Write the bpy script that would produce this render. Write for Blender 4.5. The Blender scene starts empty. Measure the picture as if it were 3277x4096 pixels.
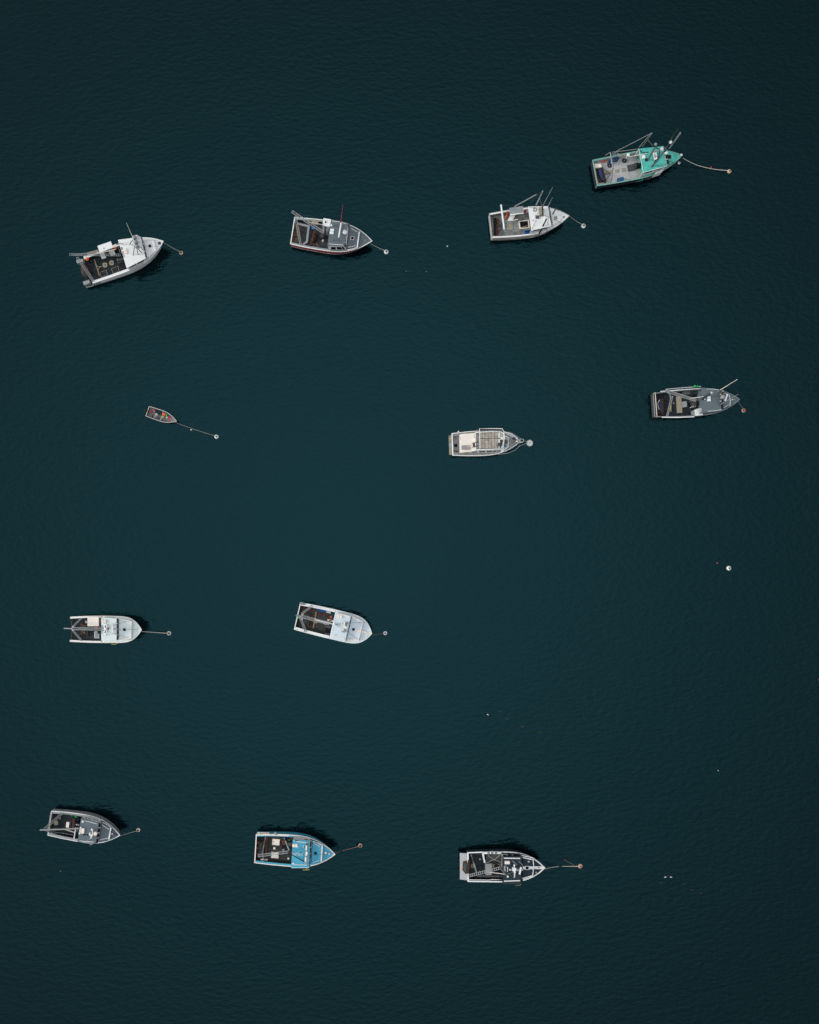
import bpy, bmesh, math, random
from mathutils import Vector, Matrix, Quaternion, noise
R = math.radians
random.seed(7)
C = bpy.context.scene.collection
sc = bpy.context.scene

# ------------------------------------------------------------------ camera
H = 120.0                      # drone height over the water, m
FPX = 3360.0                   # focal length in photo pixels (photo 3277 x 4096)
CX, CY = 1638.5, 2048.0
NADIR = (1580.0, 2140.0)       # photo pixel straight below the drone
d0 = Vector(((NADIR[0]-CX)/FPX, -(NADIR[1]-CY)/FPX, -1)).normalized()
CAMQ = d0.rotation_difference(Vector((0, 0, -1)))
cam_d = bpy.data.cameras.new('camera'); cam = bpy.data.objects.new('camera', cam_d); C.objects.link(cam)
cam.location = (0, 0, H); cam.rotation_mode = 'QUATERNION'; cam.rotation_quaternion = CAMQ
cam_d.sensor_fit = 'VERTICAL'; cam_d.sensor_height = 24.0; cam_d.lens = 24.0*FPX/4096.0
cam_d.clip_start = 0.5; cam_d.clip_end = 20000
sc.camera = cam

# ------------------------------------------------------------------ sky, sun, exposure
SUN_EL, SUN_AZ = 27.0, 180.0    # degrees; azimuth from +X counter-clockwise
w = bpy.data.worlds.new('World'); sc.world = w; w.use_nodes = True
nt = w.node_tree; nt.nodes.clear()
out = nt.nodes.new('ShaderNodeOutputWorld'); bg = nt.nodes.new('ShaderNodeBackground')
sky = nt.nodes.new('ShaderNodeTexSky'); sky.sky_type = 'NISHITA'; sky.sun_disc = False
sky.sun_elevation = R(SUN_EL); sky.sun_rotation = R(90.0-SUN_AZ)
sky.air_density = 1.0; sky.dust_density = 0.6; sky.ozone_density = 1.0
hsv = nt.nodes.new('ShaderNodeHueSaturation'); hsv.inputs['Saturation'].default_value = 0.20
tc = nt.nodes.new('ShaderNodeTexCoord'); sx = nt.nodes.new('ShaderNodeSeparateXYZ')
pw = nt.nodes.new('ShaderNodeMath'); pw.operation = 'POWER'; pw.inputs[1].default_value = 6.0
mx = nt.nodes.new('ShaderNodeMath'); mx.operation = 'MAXIMUM'; mx.inputs[1].default_value = 0.0
ma = nt.nodes.new('ShaderNodeMath'); ma.operation = 'MULTIPLY_ADD'; ma.inputs[1].default_value = 5.6; ma.inputs[2].default_value = 0.85
vm = nt.nodes.new('ShaderNodeVectorMath'); vm.operation = 'SCALE'
L = nt.links.new
vs = nt.nodes.new('ShaderNodeVectorMath'); vs.operation = 'MULTIPLY'; vs.inputs[1].default_value = (0.4, 0.4, 1.0)   # cloud evens the sky out round the compass
vn = nt.nodes.new('ShaderNodeVectorMath'); vn.operation = 'NORMALIZE'
L(tc.outputs['Generated'], vs.inputs[0]); L(vs.outputs[0], vn.inputs[0]); L(vn.outputs[0], sky.inputs['Vector'])
L(sky.outputs[0], hsv.inputs['Color']); L(tc.outputs['Generated'], sx.inputs[0]); L(sx.outputs['Z'], mx.inputs[0])
L(mx.outputs[0], pw.inputs[0]); L(pw.outputs[0], ma.inputs[0]); L(hsv.outputs[0], vm.inputs[0]); L(ma.outputs[0], vm.inputs['Scale'])
L(vm.outputs[0], bg.inputs['Color']); bg.inputs['Strength'].default_value = 0.13; L(bg.outputs[0], out.inputs['Surface'])
sun_d = bpy.data.lights.new('sun', 'SUN'); sun_d.energy = 1.4; sun_d.angle = R(12); sun_d.color = (1.0, 0.95, 0.88)
sun = bpy.data.objects.new('sun', sun_d); C.objects.link(sun)
sd = Vector((math.cos(R(SUN_AZ))*math.cos(R(SUN_EL)), math.sin(R(SUN_AZ))*math.cos(R(SUN_EL)), math.sin(R(SUN_EL))))
sun.rotation_mode = 'QUATERNION'; sun.rotation_quaternion = (-sd).to_track_quat('-Z', 'Y'); sun.location = (0, 0, 200)
sc.view_settings.view_transform = 'Standard'; sc.view_settings.look = 'None'
sc.view_settings.exposure = 0.47; sc.view_settings.gamma = 1.0; sc.view_settings.use_curve_mapping = False

# ------------------------------------------------------------------ photo pixel -> place at a given height
def P(px, py, z=0.0):
    d = CAMQ @ Vector(((px-CX)/FPX, -(py-CY)/FPX, -1.0))
    t = (z-H)/d.z
    return Vector((0, 0, H)) + d*t
class View:
    def __init__(s, x0, y0, wd): s.x0, s.y0, s.k = x0, y0, wd/1725.0
    def __call__(s, u, v, z=0.0): return P(s.x0+u*s.k, s.y0+v*s.k, z)
    def m(s, q): return q*s.k/28.0

# ------------------------------------------------------------------ materials
def mat(name, col, rough=0.55, dirt=0.18, scale=1.6, metal=0.0, dcol=None, bump=0.0, spec=0.3):
    m = bpy.data.materials.new(name); m.use_nodes = True
    n = m.node_tree.nodes; l = m.node_tree.links.new; b = n['Principled BSDF']
    b.inputs['Roughness'].default_value = rough; b.inputs['Metallic'].default_value = metal
    b.inputs['Specular IOR Level'].default_value = spec
    c = n.new('ShaderNodeTexCoord')
    n1 = n.new('ShaderNodeTexNoise'); n1.inputs['Scale'].default_value = scale; n1.inputs['Detail'].default_value = 6; n1.inputs['Roughness'].default_value = 0.65
    n2 = n.new('ShaderNodeTexNoise'); n2.inputs['Scale'].default_value = scale*7; n2.inputs['Detail'].default_value = 3
    l(c.outputs['Object'], n1.inputs['Vector']); l(c.outputs['Object'], n2.inputs['Vector'])
    ad = n.new('ShaderNodeMath'); ad.operation = 'MULTIPLY_ADD'; ad.inputs[1].default_value = 0.45
    l(n2.outputs['Fac'], ad.inputs[0]); l(n1.outputs['Fac'], ad.inputs[2])
    rp = n.new('ShaderNodeMapRange'); rp.inputs['From Min'].default_value = 0.52; rp.inputs['From Max'].default_value = 1.0
    rp.inputs['To Min'].default_value = 0.0; rp.inputs['To Max'].default_value = dirt
    l(ad.outputs[0], rp.inputs['Value'])
    mxn = n.new('ShaderNodeMix'); mxn.data_type = 'RGBA'
    mxn.inputs['A'].default_value = (*col, 1)
    dc = dcol or tuple(x*0.45 for x in col)
    mxn.inputs['B'].default_value = (*dc, 1)
    l(rp.outputs['Result'], mxn.inputs['Factor']); l(mxn.outputs['Result'], b.inputs['Base Color'])
    if bump:
        bp = n.new('ShaderNodeBump'); bp.inputs['Strength'].default_value = 1.0; bp.inputs['Distance'].default_value = bump
        l(ad.outputs[0], bp.inputs['Height']); l(bp.outputs['Normal'], b.inputs['Normal'])
    return m
M = {
 'white': mat('white_gelcoat', (.80,.81,.79), .4, .5, 2.2, dcol=(.50,.48,.42)),
 'cream': mat('cream_paint', (.82,.74,.65), .5, .35, dcol=(.55,.5,.4)),
 'mint': mat('pale_mint_gelcoat', (.67,.75,.72), .45, .35, dcol=(.48,.55,.56)),
 'pale_blue': mat('pale_blue_deck', (.54,.63,.67), .6, .5, 1.3, dcol=(.66,.73,.76)),
 'grey': mat('blue_grey_deck', (.105,.137,.150), .7, .3, dcol=(.08,.11,.12)),
 'grey_light': mat('light_grey_paint', (.27,.30,.31), .6, .5, dcol=(.15,.16,.16)),
 'blue': mat('bright_blue_deck', (.028,.29,.43), .5, .7, 1.8, dcol=(.12,.44,.56)),
 'teal': mat('teal_paint', (.022,.36,.28), .5, .95, 1.8, dcol=(.14,.50,.43)),
 'dark': mat('charcoal_deck', (.014,.026,.035), .75, .5, 2.2, dcol=(.045,.06,.07), spec=.15),
 'black': mat('black_rubber', (.008,.013,.017), .85, .7, 2.5, dcol=(.046,.054,.056), spec=.08),
 'hole': mat('dark_opening', (.004,.005,.006), .9, .1),
 'glass': mat('tinted_glass', (.006,.009,.012), .08, .1),
 'glass_pale': mat('pale_glass', (.22,.33,.35), .12, .5, dcol=(.1,.16,.17)),
 'floor_worn': mat('worn_deck_floor', (.30,.31,.29), .85, 1.0, 1.5, dcol=(.016,.02,.022), spec=.15),
 'floor_grey': mat('grey_deck_floor', (.055,.062,.067), .85, .8, 1.2, dcol=(.014,.016,.018), spec=.12),
 'floor_pale': mat('pale_deck_floor', (.46,.46,.45), .8, .6, 1.3, dcol=(.21,.20,.175)),
 'floor_brown': mat('stained_deck_floor', (.060,.060,.053), .85, .85, 2.0, dcol=(.011,.013,.013), spec=.1),
 'weathered': mat('weathered_deck', (.27,.27,.25), .85, .9, 1.5, dcol=(.09,.09,.085)),
 'lino': mat('stained_cream_deck', (.54,.48,.39), .75, 1.0, 2.6, dcol=(.17,.15,.12)),
 'alu': mat('aluminium', (.46,.47,.46), .45, .35, 3.0, .35),
 'alu_dull': mat('dull_aluminium', (.30,.32,.32), .6, .5, 3.0, .2, dcol=(.15,.15,.14)),
 'steel': mat('painted_steel', (.075,.085,.09), .6, .5, 3.0, .1, dcol=(.04,.035,.03)),
 'steel_dark': mat('dark_steel', (.016,.020,.023), .6, .5, 3.0, .1, spec=.2),
 'rust': mat('rusty_iron', (.10,.035,.018), .85, .8, 3.0, dcol=(.03,.014,.01)),
 'wood': mat('bare_wood', (.28,.19,.11), .8, .6, 3.0, dcol=(.12,.08,.05)),
 'wood_dark': mat('old_wood', (.13,.09,.055), .85, .7, 3.0, dcol=(.05,.04,.03)),
 'tan': mat('tan_plate', (.32,.28,.2), .8, .5, 4.0, dcol=(.15,.14,.11)),
 'orange': mat('orange_plastic', (.85,.13,.03), .4, .15),
 'red': mat('red_plastic', (.62,.025,.03), .4, .25),
 'pink_red': mat('bright_red_plastic', (.75,.03,.08), .4, .2),
 'maroon': mat('maroon_hull_paint', (.36,.014,.034), .35, .4, dcol=(.11,.01,.015)),
 'skiff_grey': mat('skiff_grey', (.17,.19,.185), .6, .6, 4.0, dcol=(.08,.085,.08)),
 'white_worn': mat('weathered_white_hull', (.50,.51,.48), .5, .8, 2.2, dcol=(.22,.2,.16)),
 'drum_blue': mat('scuffed_blue_drum', (.014,.085,.21), .6, .6, 4.0, dcol=(.02,.03,.05)),
 'rust_pink': mat('rusty_pink_paint', (.36,.10,.07), .8, .6, 5.0, dcol=(.16,.06,.04)),
 'stained_cream': mat('rust_stained_cream', (.66,.50,.38), .7, .6, 6.0, dcol=(.4,.22,.13)),
 'teal_worn': mat('worn_teal_rail', (.10,.33,.28), .6, 1.0, 3.0, dcol=(.42,.40,.34)),
 'float_red': mat('faded_red_float', (.40,.05,.05), .5, .3),
 'red_pole': mat('red_fibreglass', (.42,.03,.04), .4, .2),
 'blue_box': mat('blue_plastic', (.012,.16,.46), .45, .25),
 'blue_net': mat('blue_netting', (.03,.06,.16), .9, .9, 5.0, dcol=(.012,.02,.04), bump=.05),
 'green_net': mat('greenish_chain_mesh', (.07,.09,.085), .85, .9, 6.0, dcol=(.015,.02,.022), bump=.05),
 'teal_net': mat('teal_netting', (.05,.17,.18), .85, .9, 6.0, dcol=(.015,.03,.035), bump=.05),
 'green': mat('green_plastic', (.02,.40,.10), .5, .3),
 'rope': mat('pale_rope', (.55,.50,.40), .9, .5, 6.0),
 'rope_brown': mat('weedy_rope', (.28,.17,.12), .9, .5, 6.0),
 'rope_yellow': mat('yellow_rope', (.45,.42,.12), .9, .5, 8.0, bump=.02),
 'ink': mat('black_lettering', (.008,.009,.012), .6, .1),
 'weed': mat('brown_growth', (.10,.055,.035), .9, .7, 8.0),
 'brown_feather': mat('brown_feathers', (.045,.037,.027), .8, .5, 20.0),
 'white_feather': mat('white_feathers', (.80,.80,.76), .7, .2, 20.0),
 'oil': mat('orange_oilskin', (.50,.10,.05), .6, .5, 3.0),
}

# ------------------------------------------------------------------ mesh helpers (all in world metres)
W = {}      # object name -> world matrix
def tag(o, label=None, cat=None, group=None, kind=None):
    if label: o['label'] = label
    if cat: o['category'] = cat
    if group: o['group'] = group
    if kind: o['kind'] = kind
    return o
def link(name, bm, m, parent=None, smooth=False):
    bmesh.ops.recalc_face_normals(bm, faces=bm.faces)
    me = bpy.data.meshes.new(name)
    if parent is None:
        xs = [v.co for v in bm.verts]
        base = Vector(((min(v.x for v in xs)+max(v.x for v in xs))/2, (min(v.y for v in xs)+max(v.y for v in xs))/2, min(v.z for v in xs)))
        mw = Matrix.Translation(base)
    else: mw = W[parent.name]
    bm.transform(mw.inverted()); bm.to_mesh(me); bm.free()
    if smooth:
        for p in me.polygons: p.use_smooth = True
    me.materials.append(M[m] if isinstance(m, str) else m)
    o = bpy.data.objects.new(name, me); C.objects.link(o)
    if parent is None: o.location = mw.translation
    else: o.parent = parent
    W[o.name] = mw
    return o
def empty(name, loc, rz=0.0):
    o = bpy.data.objects.new(name, None); C.objects.link(o); o.empty_display_size = 0.3
    o.location = loc; o.rotation_euler = (0, 0, rz)
    W[o.name] = Matrix.Translation(loc) @ Matrix.Rotation(rz, 4, 'Z')
    return o
def B(): return bmesh.new()
def a_prism(bm, top, z0, bevel=0.0):
    """solid below a polygon of world points; z0 = bottom height, or None for a 4 cm slab"""
    tv = [bm.verts.new(p) for p in top]
    bv = [bm.verts.new((p.x, p.y, (z0 if z0 is not None else p.z-0.04))) for p in top]
    ft = bm.faces.new(tv); fs = [ft, bm.faces.new(list(reversed(bv)))]
    n = len(tv)
    for i in range(n): fs.append(bm.faces.new((tv[i], bv[i], bv[(i+1) % n], tv[(i+1) % n])))
    if bevel:
        es = list(ft.edges)+[e for v in tv for e in v.link_edges if e not in ft.edges]
        bmesh.ops.bevel(bm, geom=list(set(es)), offset=bevel, segments=2, affect='EDGES', clamp_overlap=True)
def a_tube(bm, pts, r, n=7, r1=None):
    r1 = r if r1 is None else r1
    rings = []
    N = len(pts)
    for i, p in enumerate(pts):
        t = (pts[min(i+1, N-1)]-pts[max(i-1, 0)]).normalized()
        up = Vector((0, 0, 1)) if abs(t.z) < 0.95 else Vector((1, 0, 0))
        s = t.cross(up).normalized(); q = s.cross(t)
        rr = r+(r1-r)*i/max(1, N-1)
        rings.append([bm.verts.new(p+s*rr*math.cos(2*math.pi*k/n)+q*rr*math.sin(2*math.pi*k/n)) for k in range(n)])
    for a, b in zip(rings, rings[1:]):
        for k in range(n): bm.faces.new((a[k], a[(k+1) % n], b[(k+1) % n], b[k]))
    bm.faces.new(rings[0]); bm.faces.new(list(reversed(rings[-1])))
def a_lathe(bm, c, prof, n=20, axis=None):
    """prof: list of (radius, height); c base point"""
    q = Quaternion() if axis is None else Vector((0, 0, 1)).rotation_difference(axis)
    rings = []
    for r, h in prof:
        if r < 1e-4: rings.append([bm.verts.new(c+q@Vector((0, 0, h)))])
        else: rings.append([bm.verts.new(c+q@Vector((r*math.cos(2*math.pi*k/n), r*math.sin(2*math.pi*k/n), h))) for k in range(n)])
    for a, b in zip(rings, rings[1:]):
        for k in range(n):
            k2 = (k+1) % n
            if len(a) == 1 and len(b) == 1: continue
            if len(a) == 1: bm.faces.new((a[0], b[k], b[k2]))
            elif len(b) == 1: bm.faces.new((a[k], b[0], a[k2]))
            else: bm.faces.new((a[k], b[k], b[k2], a[k2]))
    if len(rings[0]) > 1: bm.faces.new(rings[0])
    if len(rings[-1]) > 1: bm.faces.new(list(reversed(rings[-1])))
def ball_prof(r, zs=1.0, n=9, f0=0.0, f1=1.0):
    return [(max(0, r*math.sin(math.pi*(f0+(f1-f0)*i/n))), r*zs*(1-math.cos(math.pi*(f0+(f1-f0)*i/n)))) for i in range(n+1)]
def a_strip(bm, pts, wd, th=0.02):
    """flat batten of width wd along a path (mitred)"""
    N = len(pts); rows = []
    for i, p in enumerate(pts):
        d1 = (pts[i]-pts[i-1]) if i else None; d2 = (pts[i+1]-pts[i]) if i < N-1 else None
        def per(d): return Vector((-d.y, d.x, 0)).normalized()
        if d1 is None: s = per(d2); k = 1
        elif d2 is None: s = per(d1); k = 1
        else:
            s = (per(d1)+per(d2)).normalized(); k = 1/max(.5, s.dot(per(d1)))
        a, b = p+s*wd/2*k, p-s*wd/2*k
        z = Vector((0, 0, th))
        rows.append([bm.verts.new(q) for q in (a, b, b-z, a-z)])
    for a, b in zip(rows, rows[1:]):
        for k in range(4): bm.faces.new((a[k], a[(k+1) % 4], b[(k+1) % 4], b[k]))
    bm.faces.new(rows[0]); bm.faces.new(list(reversed(rows[-1])))
def a_wall(bm, pts, z0, z1, th=0.05):
    """upright wall along a path, z1 top"""
    a_strip(bm, [Vector((p.x, p.y, z1)) for p in pts], th, z1-z0)
def a_truss(bm, A, Bp, wd, n, r=0.045, rr=0.032):
    d = Bp-A; s = Vector((-d.y, d.x, 0)).normalized()*wd/2
    a_tube(bm, [A+s, Bp+s], r, 5); a_tube(bm, [A-s, Bp-s], r, 5)
    for i in range(n+1):
        q = A+d*(i/n); a_tube(bm, [q+s, q-s], rr, 4)
def a_ring(bm, top, wd, th=0.03):
    """closed flat frame following a polygon, wd inwards"""
    n = len(top); c = sum(top, Vector())/n; inn = []
    for p in top:
        d = c-p; inn.append(p+d.normalized()*min(wd*1.4, d.length*.8))
    z = Vector((0, 0, th))
    o1 = [bm.verts.new(p) for p in top]; i1 = [bm.verts.new(p) for p in inn]
    o0 = [bm.verts.new(p-z) for p in top]; i0 = [bm.verts.new(p-z) for p in inn]
    for k in range(n):
        j = (k+1) % n
        bm.faces.new((o1[k], o1[j], i1[j], i1[k])); bm.faces.new((o0[k], i0[k], i0[j], o0[j]))
        bm.faces.new((o1[k], o0[k], o0[j], o1[j])); bm.faces.new((i1[k], i1[j], i0[j], i0[k]))
def a_openbox(bm, top, depth, th=0.035):
    n = len(top); c = sum(top, Vector())/n
    def inset(p, q): d = c-p; return p+d.normalized()*q
    o1 = [bm.verts.new(p) for p in top]; i1 = [bm.verts.new(inset(p, th*1.4)) for p in top]
    z = Vector((0, 0, depth)); zi = Vector((0, 0, depth-th))
    o0 = [bm.verts.new(inset(p, th)-z) for p in top]; i0 = [bm.verts.new(inset(p, th*2.3)-zi) for p in top]
    for k in range(n):
        j = (k+1) % n
        bm.faces.new((o1[k], o1[j], i1[j], i1[k])); bm.faces.new((o1[k], o0[k], o0[j], o1[j])); bm.faces.new((i1[k], i1[j], i0[j], i0[k]))
    bm.faces.new(o0); bm.faces.new(list(reversed(i0)))
def a_lump(bm, pts, h, sub=5, amp=0.35, seed=0.0):
    """soft heap over a polygon of world points (z of pts = its floor)"""
    n = len(pts); c = sum(pts, Vector())/n
    rings = []
    N = max(20, n*5)
    def edge(t):
        q = t*n; i = int(q) % n; return pts[i].lerp(pts[(i+1) % n], q-int(q))
    for j in range(sub+1):
        f = 1-j/sub; row = []
        if j == sub: row = [bm.verts.new(c+Vector((0, 0, h)))]
        else:
            for k in range(N):
                p = c.lerp(edge(k/N), f)
                hz = h*(1-f**2.5)
                nz = noise.noise(Vector((p.x*4+seed, p.y*4, seed)))
                row.append(bm.verts.new(p+Vector((0, 0, hz*(1+amp*nz)))))
        rings.append(row)
    for a, b in zip(rings, rings[1:]):
        for k in range(N):
            if len(b) == 1: bm.faces.new((a[k], a[(k+1) % N], b[0]))
            else: bm.faces.new((a[k], a[(k+1) % N], b[(k+1) % N], b[k]))
    bm.faces.new(list(reversed(rings[0])))

# ------------------------------------------------------------------ water
def water():
    bm = B(); s = 6000
    bm.faces.new([bm.verts.new((x*s, y*s, 0)) for x, y in ((-1,-1),(1,-1),(1,1),(-1,1))])
    m = bpy.data.materials.new('sea_water'); m.use_nodes = True
    n = m.node_tree.nodes; l = m.node_tree.links.new; b = n['Principled BSDF']
    b.inputs['Base Color'].default_value = (.0004, .0038, .0048, 1); b.inputs['Roughness'].default_value = 0.06
    b.inputs['IOR'].default_value = 1.318
    b.inputs['Specular Tint'].default_value = (.245, .825, .925, 1)
    c = n.new('ShaderNodeTexCoord')
    def nz(scale, rot, st, det):
        mp = n.new('ShaderNodeMapping'); mp.inputs['Rotation'].default_value = (0, 0, R(rot)); mp.inputs['Scale'].default_value = (scale, scale*st, scale)
        t = n.new('ShaderNodeTexNoise'); t.inputs['Scale'].default_value = 1.0; t.inputs['Detail'].default_value = det; t.inputs['Roughness'].default_value = .55
        l(c.outputs['Object'], mp.inputs[0]); l(mp.outputs[0], t.inputs['Vector']); return t.outputs['Fac']
    def bump(h, dist, prev=None):
        q = n.new('ShaderNodeBump'); q.inputs['Distance'].default_value = dist; l(h, q.inputs['Height'])
        if prev: l(prev, q.inputs['Normal'])
        return q.outputs['Normal']
    x = bump(nz(.16, 25, 2.2, 2), .03)
    x = bump(nz(1.0, -20, 1.9, 3), .066, x)
    x = bump(nz(3.4, 30, 1.4, 2), .010, x)
    l(x, b.inputs['Normal'])
    o = link('water', bm, m); o['kind'] = 'structure'
water()

# ------------------------------------------------------------------ boats
GRP = 'fishing boats lying at the moorings'
class Boat:
    def __init__(s, view, stern, bow, hb, zs=1.15, zb=1.95, rs=.88, p=3.0, tm=.45,
                 name='fishing_boat', label='', cat='boat', group=GRP):
        s.v = view; s.zs, s.zb = zs, zb
        S = view(*stern, zs); Bw = view(*bow, zb)
        d = Vector((Bw.x-S.x, Bw.y-S.y, 0)); s.L = d.length; s.d = d.normalized(); s.n = Vector((-s.d.y, s.d.x, 0))
        s.S = Vector((S.x, S.y, 0)); s.hb = view.m(hb)*(H-1.2)/H
        s.rs, s.p, s.tm = rs, p, tm
        s.root = empty(name, s.S, math.atan2(s.d.y, s.d.x)); tag(s.root, label, cat, group)
    def T(s, u, v, z): return s.v(u, v, z)
    def Q(s, pts, z=None): return [s.T(p[0], p[1], p[2] if len(p) > 2 else z) for p in pts]
    def half(s, t):
        if t < s.tm: return s.hb*(1-(1-s.rs)*(1-t/s.tm)**2)
        return s.hb*max(.012, 1-((t-s.tm)/(1-s.tm))**s.p)
    cut = 0.0; zf = .42
    def sheer(s, t): return .62 if t < s.cut else s.zs+(s.zb-s.zs)*t**2.0
    def at(s, t, b, z): return s.S+s.d*(t*s.L)+s.n*b+Vector((0, 0, z))
    def tval(s, u, v, z=1.2):
        q = s.T(u, v, z)-s.S; return q.dot(s.d)/s.L
    def inside(s, p, m=.08):
        q = p-s.S; t = max(0, min(.99, q.dot(s.d)/s.L)); b_ = Vector((q.x, q.y, 0)).dot(s.n); k = max(.02, s.half(t)-m)
        return p+s.n*(max(-k, min(k, b_))-b_)
    # ---- hull shell, rail, side decks, floor, foredeck
    def hull(s, hm, floor, side='white', fore='white', rail='white', tc=.45, zf=.42, ww=.30, rail_w=.09, boot=None,
             t0=0.0, transom=True, ts=0.0, under='black', coaming=None, cut=0.0):
        s.zf, s.cut = zf, cut
        N = 40; ts_ = [i/N for i in range(N+1)]
        ts_ = [t+(0 if t < .8 else 0) for t in ts_]
        bm = B(); rows = []
        for t in ts_:
            z = s.sheer(t); hb = s.half(t)
            fl = .985-.33*max(0, (t-.45)/.55)**1.5
            xw = t-.075*max(0, (t-.6)/.4)**2
            row = []
            for sg in (1, -1):
                row.append([s.at(t, sg*hb, z), s.at(t+(xw-t)*.5, sg*hb*(fl+1)/2*1.005, z*.5), s.at(xw, sg*hb*fl, .16), s.at(xw, sg*hb*fl*.985, .10), s.at(xw, sg*hb*fl*.93, -.25), s.at(xw, 0, -.6)])
            rows.append([[bm.verts.new(p) for p in r] for r in row])
        fb = []
        for a, b in zip(rows, rows[1:]):
            for sd in (0, 1):
                for k in range(5):
                    f = bm.faces.new((a[sd][k], b[sd][k], b[sd][k+1], a[sd][k+1]))
                    if k >= 3: fb.append(f)
        for k in range(5):
            f = bm.faces.new((rows[0][0][k], rows[0][0][k+1], rows[0][1][k+1], rows[0][1][k])) if (transom or k >= 1) else None
            if f and k >= 3: fb.append(f)
        bmesh.ops.remove_doubles(bm, verts=bm.verts, dist=.0005)
        o = link('hull', bm, hm, s.root, True)
        o.data.materials.append(M[under])
        # antifouling below the waterline
        inv = W[o.name].inverted()
        for p in o.data.polygons:
            if p.center.z < .10: p.material_index = 1
        for p in o.data.polygons: p.use_smooth = abs(p.normal.x) < .9
        if boot:
            bm = B()
            for sg in (1, -1):
                pr = None
                for t in ts_[:-1]:
                    hb = s.half(t); fl = .985-.33*max(0, (t-.45)/.55)**1.5; xw = t-.075*max(0, (t-.6)/.4)**2
                    q = [bm.verts.new(s.at(xw, sg*(hb*fl*1.0+.012), .16)), bm.verts.new(s.at(xw, sg*(hb*fl+.012), .30))]
                    if pr: bm.faces.new((pr[0], q[0], q[1], pr[1]))
                    pr = q
            link('boot_stripe', bm, boot, s.root)
        # rail along the sheer
        bm = B()
        for sg in (1, -1):
            pts = [s.at(t, sg*(s.half(t)-rail_w/2+.02), s.sheer(t)+.035) for t in ts_ if t >= max(t0, cut)]
            a_strip(bm, pts, rail_w, .08)
        if transom: a_strip(bm, [s.at(rail_w/2/s.L, s.half(0), s.zs+.04), s.at(rail_w/2/s.L, -s.half(0), s.zs+.04)], rail_w*1.3, .09)
        link('rub_rail', bm, rail, s.root)
        # side decks with coaming
        M_ = [t for t in ts_ if max(t0, cut) <= t <= tc+.001]+[tc]
        M_ = sorted(set(M_))
        for sg in (1, -1):
            bm = B()
            rr = []
            for t in M_:
                z = s.sheer(t)-.005; hb = s.half(t)-.02
                rr.append([bm.verts.new(p) for p in (s.at(t, sg*hb, z), s.at(t, sg*(hb-ww), z), s.at(t, sg*(hb-ww), zf-.02), s.at(t, sg*hb, zf-.02))])
            for a, b in zip(rr, rr[1:]):
                for k in range(4): bm.faces.new((a[k], b[k], b[(k+1) % 4], a[(k+1) % 4]))
            bm.faces.new(rr[0]); bm.faces.new(list(reversed(rr[-1])))
            cm = [f for f in bm.faces if abs(f.normal.z) < .3]
            o = link('side_deck', bm, side, s.root); o.data.materials.append(M[coaming or floor])
            mid = lambda p: W[o.name] @ p.center
            for p in o.data.polygons:
                if abs(p.normal.z) < .5 and abs(p.normal.y) > .5 and p.normal.y*sg < 0: p.material_index = 1
        # cockpit floor
        bm = B(); e = .01
        top = [s.at(max(t, .012), s.half(t)-ww*.6, zf) for t in ts_ if t <= tc+.12]
        low = [s.at(max(t, .012), -(s.half(t)-ww*.6), zf) for t in ts_ if t <= tc+.12]
        a_prism(bm, top+list(reversed(low)), zf-.1)
        link('cockpit_floor', bm, floor, s.root)
        # foredeck, slightly crowned
        bm = B(); rr = []
        F = [t for t in ts_ if t >= tc-.001]
        for t in F:
            z = s.sheer(t)-.03; hb = max(.004, s.half(t)-.03)
            rr.append([bm.verts.new(s.at(min(t, .996), hb*f, z+.07*(1-f*f)*min(1, hb))) for f in (1, .6, .2, -.2, -.6, -1)])
        for a, b in zip(rr, rr[1:]):
            for k in range(5): bm.faces.new((a[k], b[k], b[k+1], a[k+1]))
        a = rr[0]
        z0 = [bm.verts.new((v.co.x, v.co.y, zf)) for v in a]
        for k in range(5): bm.faces.new((a[k], a[k+1], z0[k+1], z0[k]))
        link('foredeck', bm, fore, s.root, True)
    # ---- single-shape parts
    SPLIT = {'bow_cleat', 'floodlight', 'scupper', 'lamp_row', 'side_vent', 'port_light', 'floodlight_board', 'floodlight_bar', 'seat_box', 'inner_rail', 'platform_brace', 'roof_hatch', 'bow_tie_vent'}
    def part(s, name, m, fn, parent=None, label=None, smooth=False):
        bm = B(); fn(bm)
        if name in s.SPLIT:
            todo = set(bm.faces); isl = []
            while todo:
                st = [todo.pop()]; cur = list(st)
                while st:
                    f = st.pop()
                    for e in f.edges:
                        for g in e.link_faces:
                            if g in todo: todo.discard(g); st.append(g); cur.append(g)
                isl.append(cur)
            for cur in isl[1:]:
                nb = B(); mp = {}
                for f in cur:
                    nb.faces.new([mp.setdefault(x, None) or mp.__setitem__(x, nb.verts.new(x.co)) or mp[x] for x in f.verts])
                link(name, nb, m, parent or s.root, smooth)
            if len(isl) > 1: bmesh.ops.delete(bm, geom=[f for c in isl[1:] for f in c], context='FACES')
        o = link(name, bm, m, parent or s.root, smooth)
        if label: o['label'] = label
        return o
    def prism(s, name, m, pts, z, z0=None, parent=None, bevel=0.0, label=None):
        return s.part(name, m, lambda bm: a_prism(bm, s.Q(pts, z), z0, bevel), parent, label)
    def tube(s, name, m, pts, r=.05, parent=None, r1=None, label=None, n=7):
        return s.part(name, m, lambda bm: a_tube(bm, s.Q(pts), r, n, r1), parent, label)
    def tubes(s, name, m, lst, r=.04, parent=None, label=None):
        return [s.part(name, m, lambda bm: a_tube(bm, s.Q(p), r, 6), parent, label) for p in lst][0]
    def strip(s, name, m, pts, z, wd=.08, th=.03, parent=None, label=None):
        return s.part(name, m, lambda bm: a_strip(bm, s.Q(pts, z), wd, th), parent, label)
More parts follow.
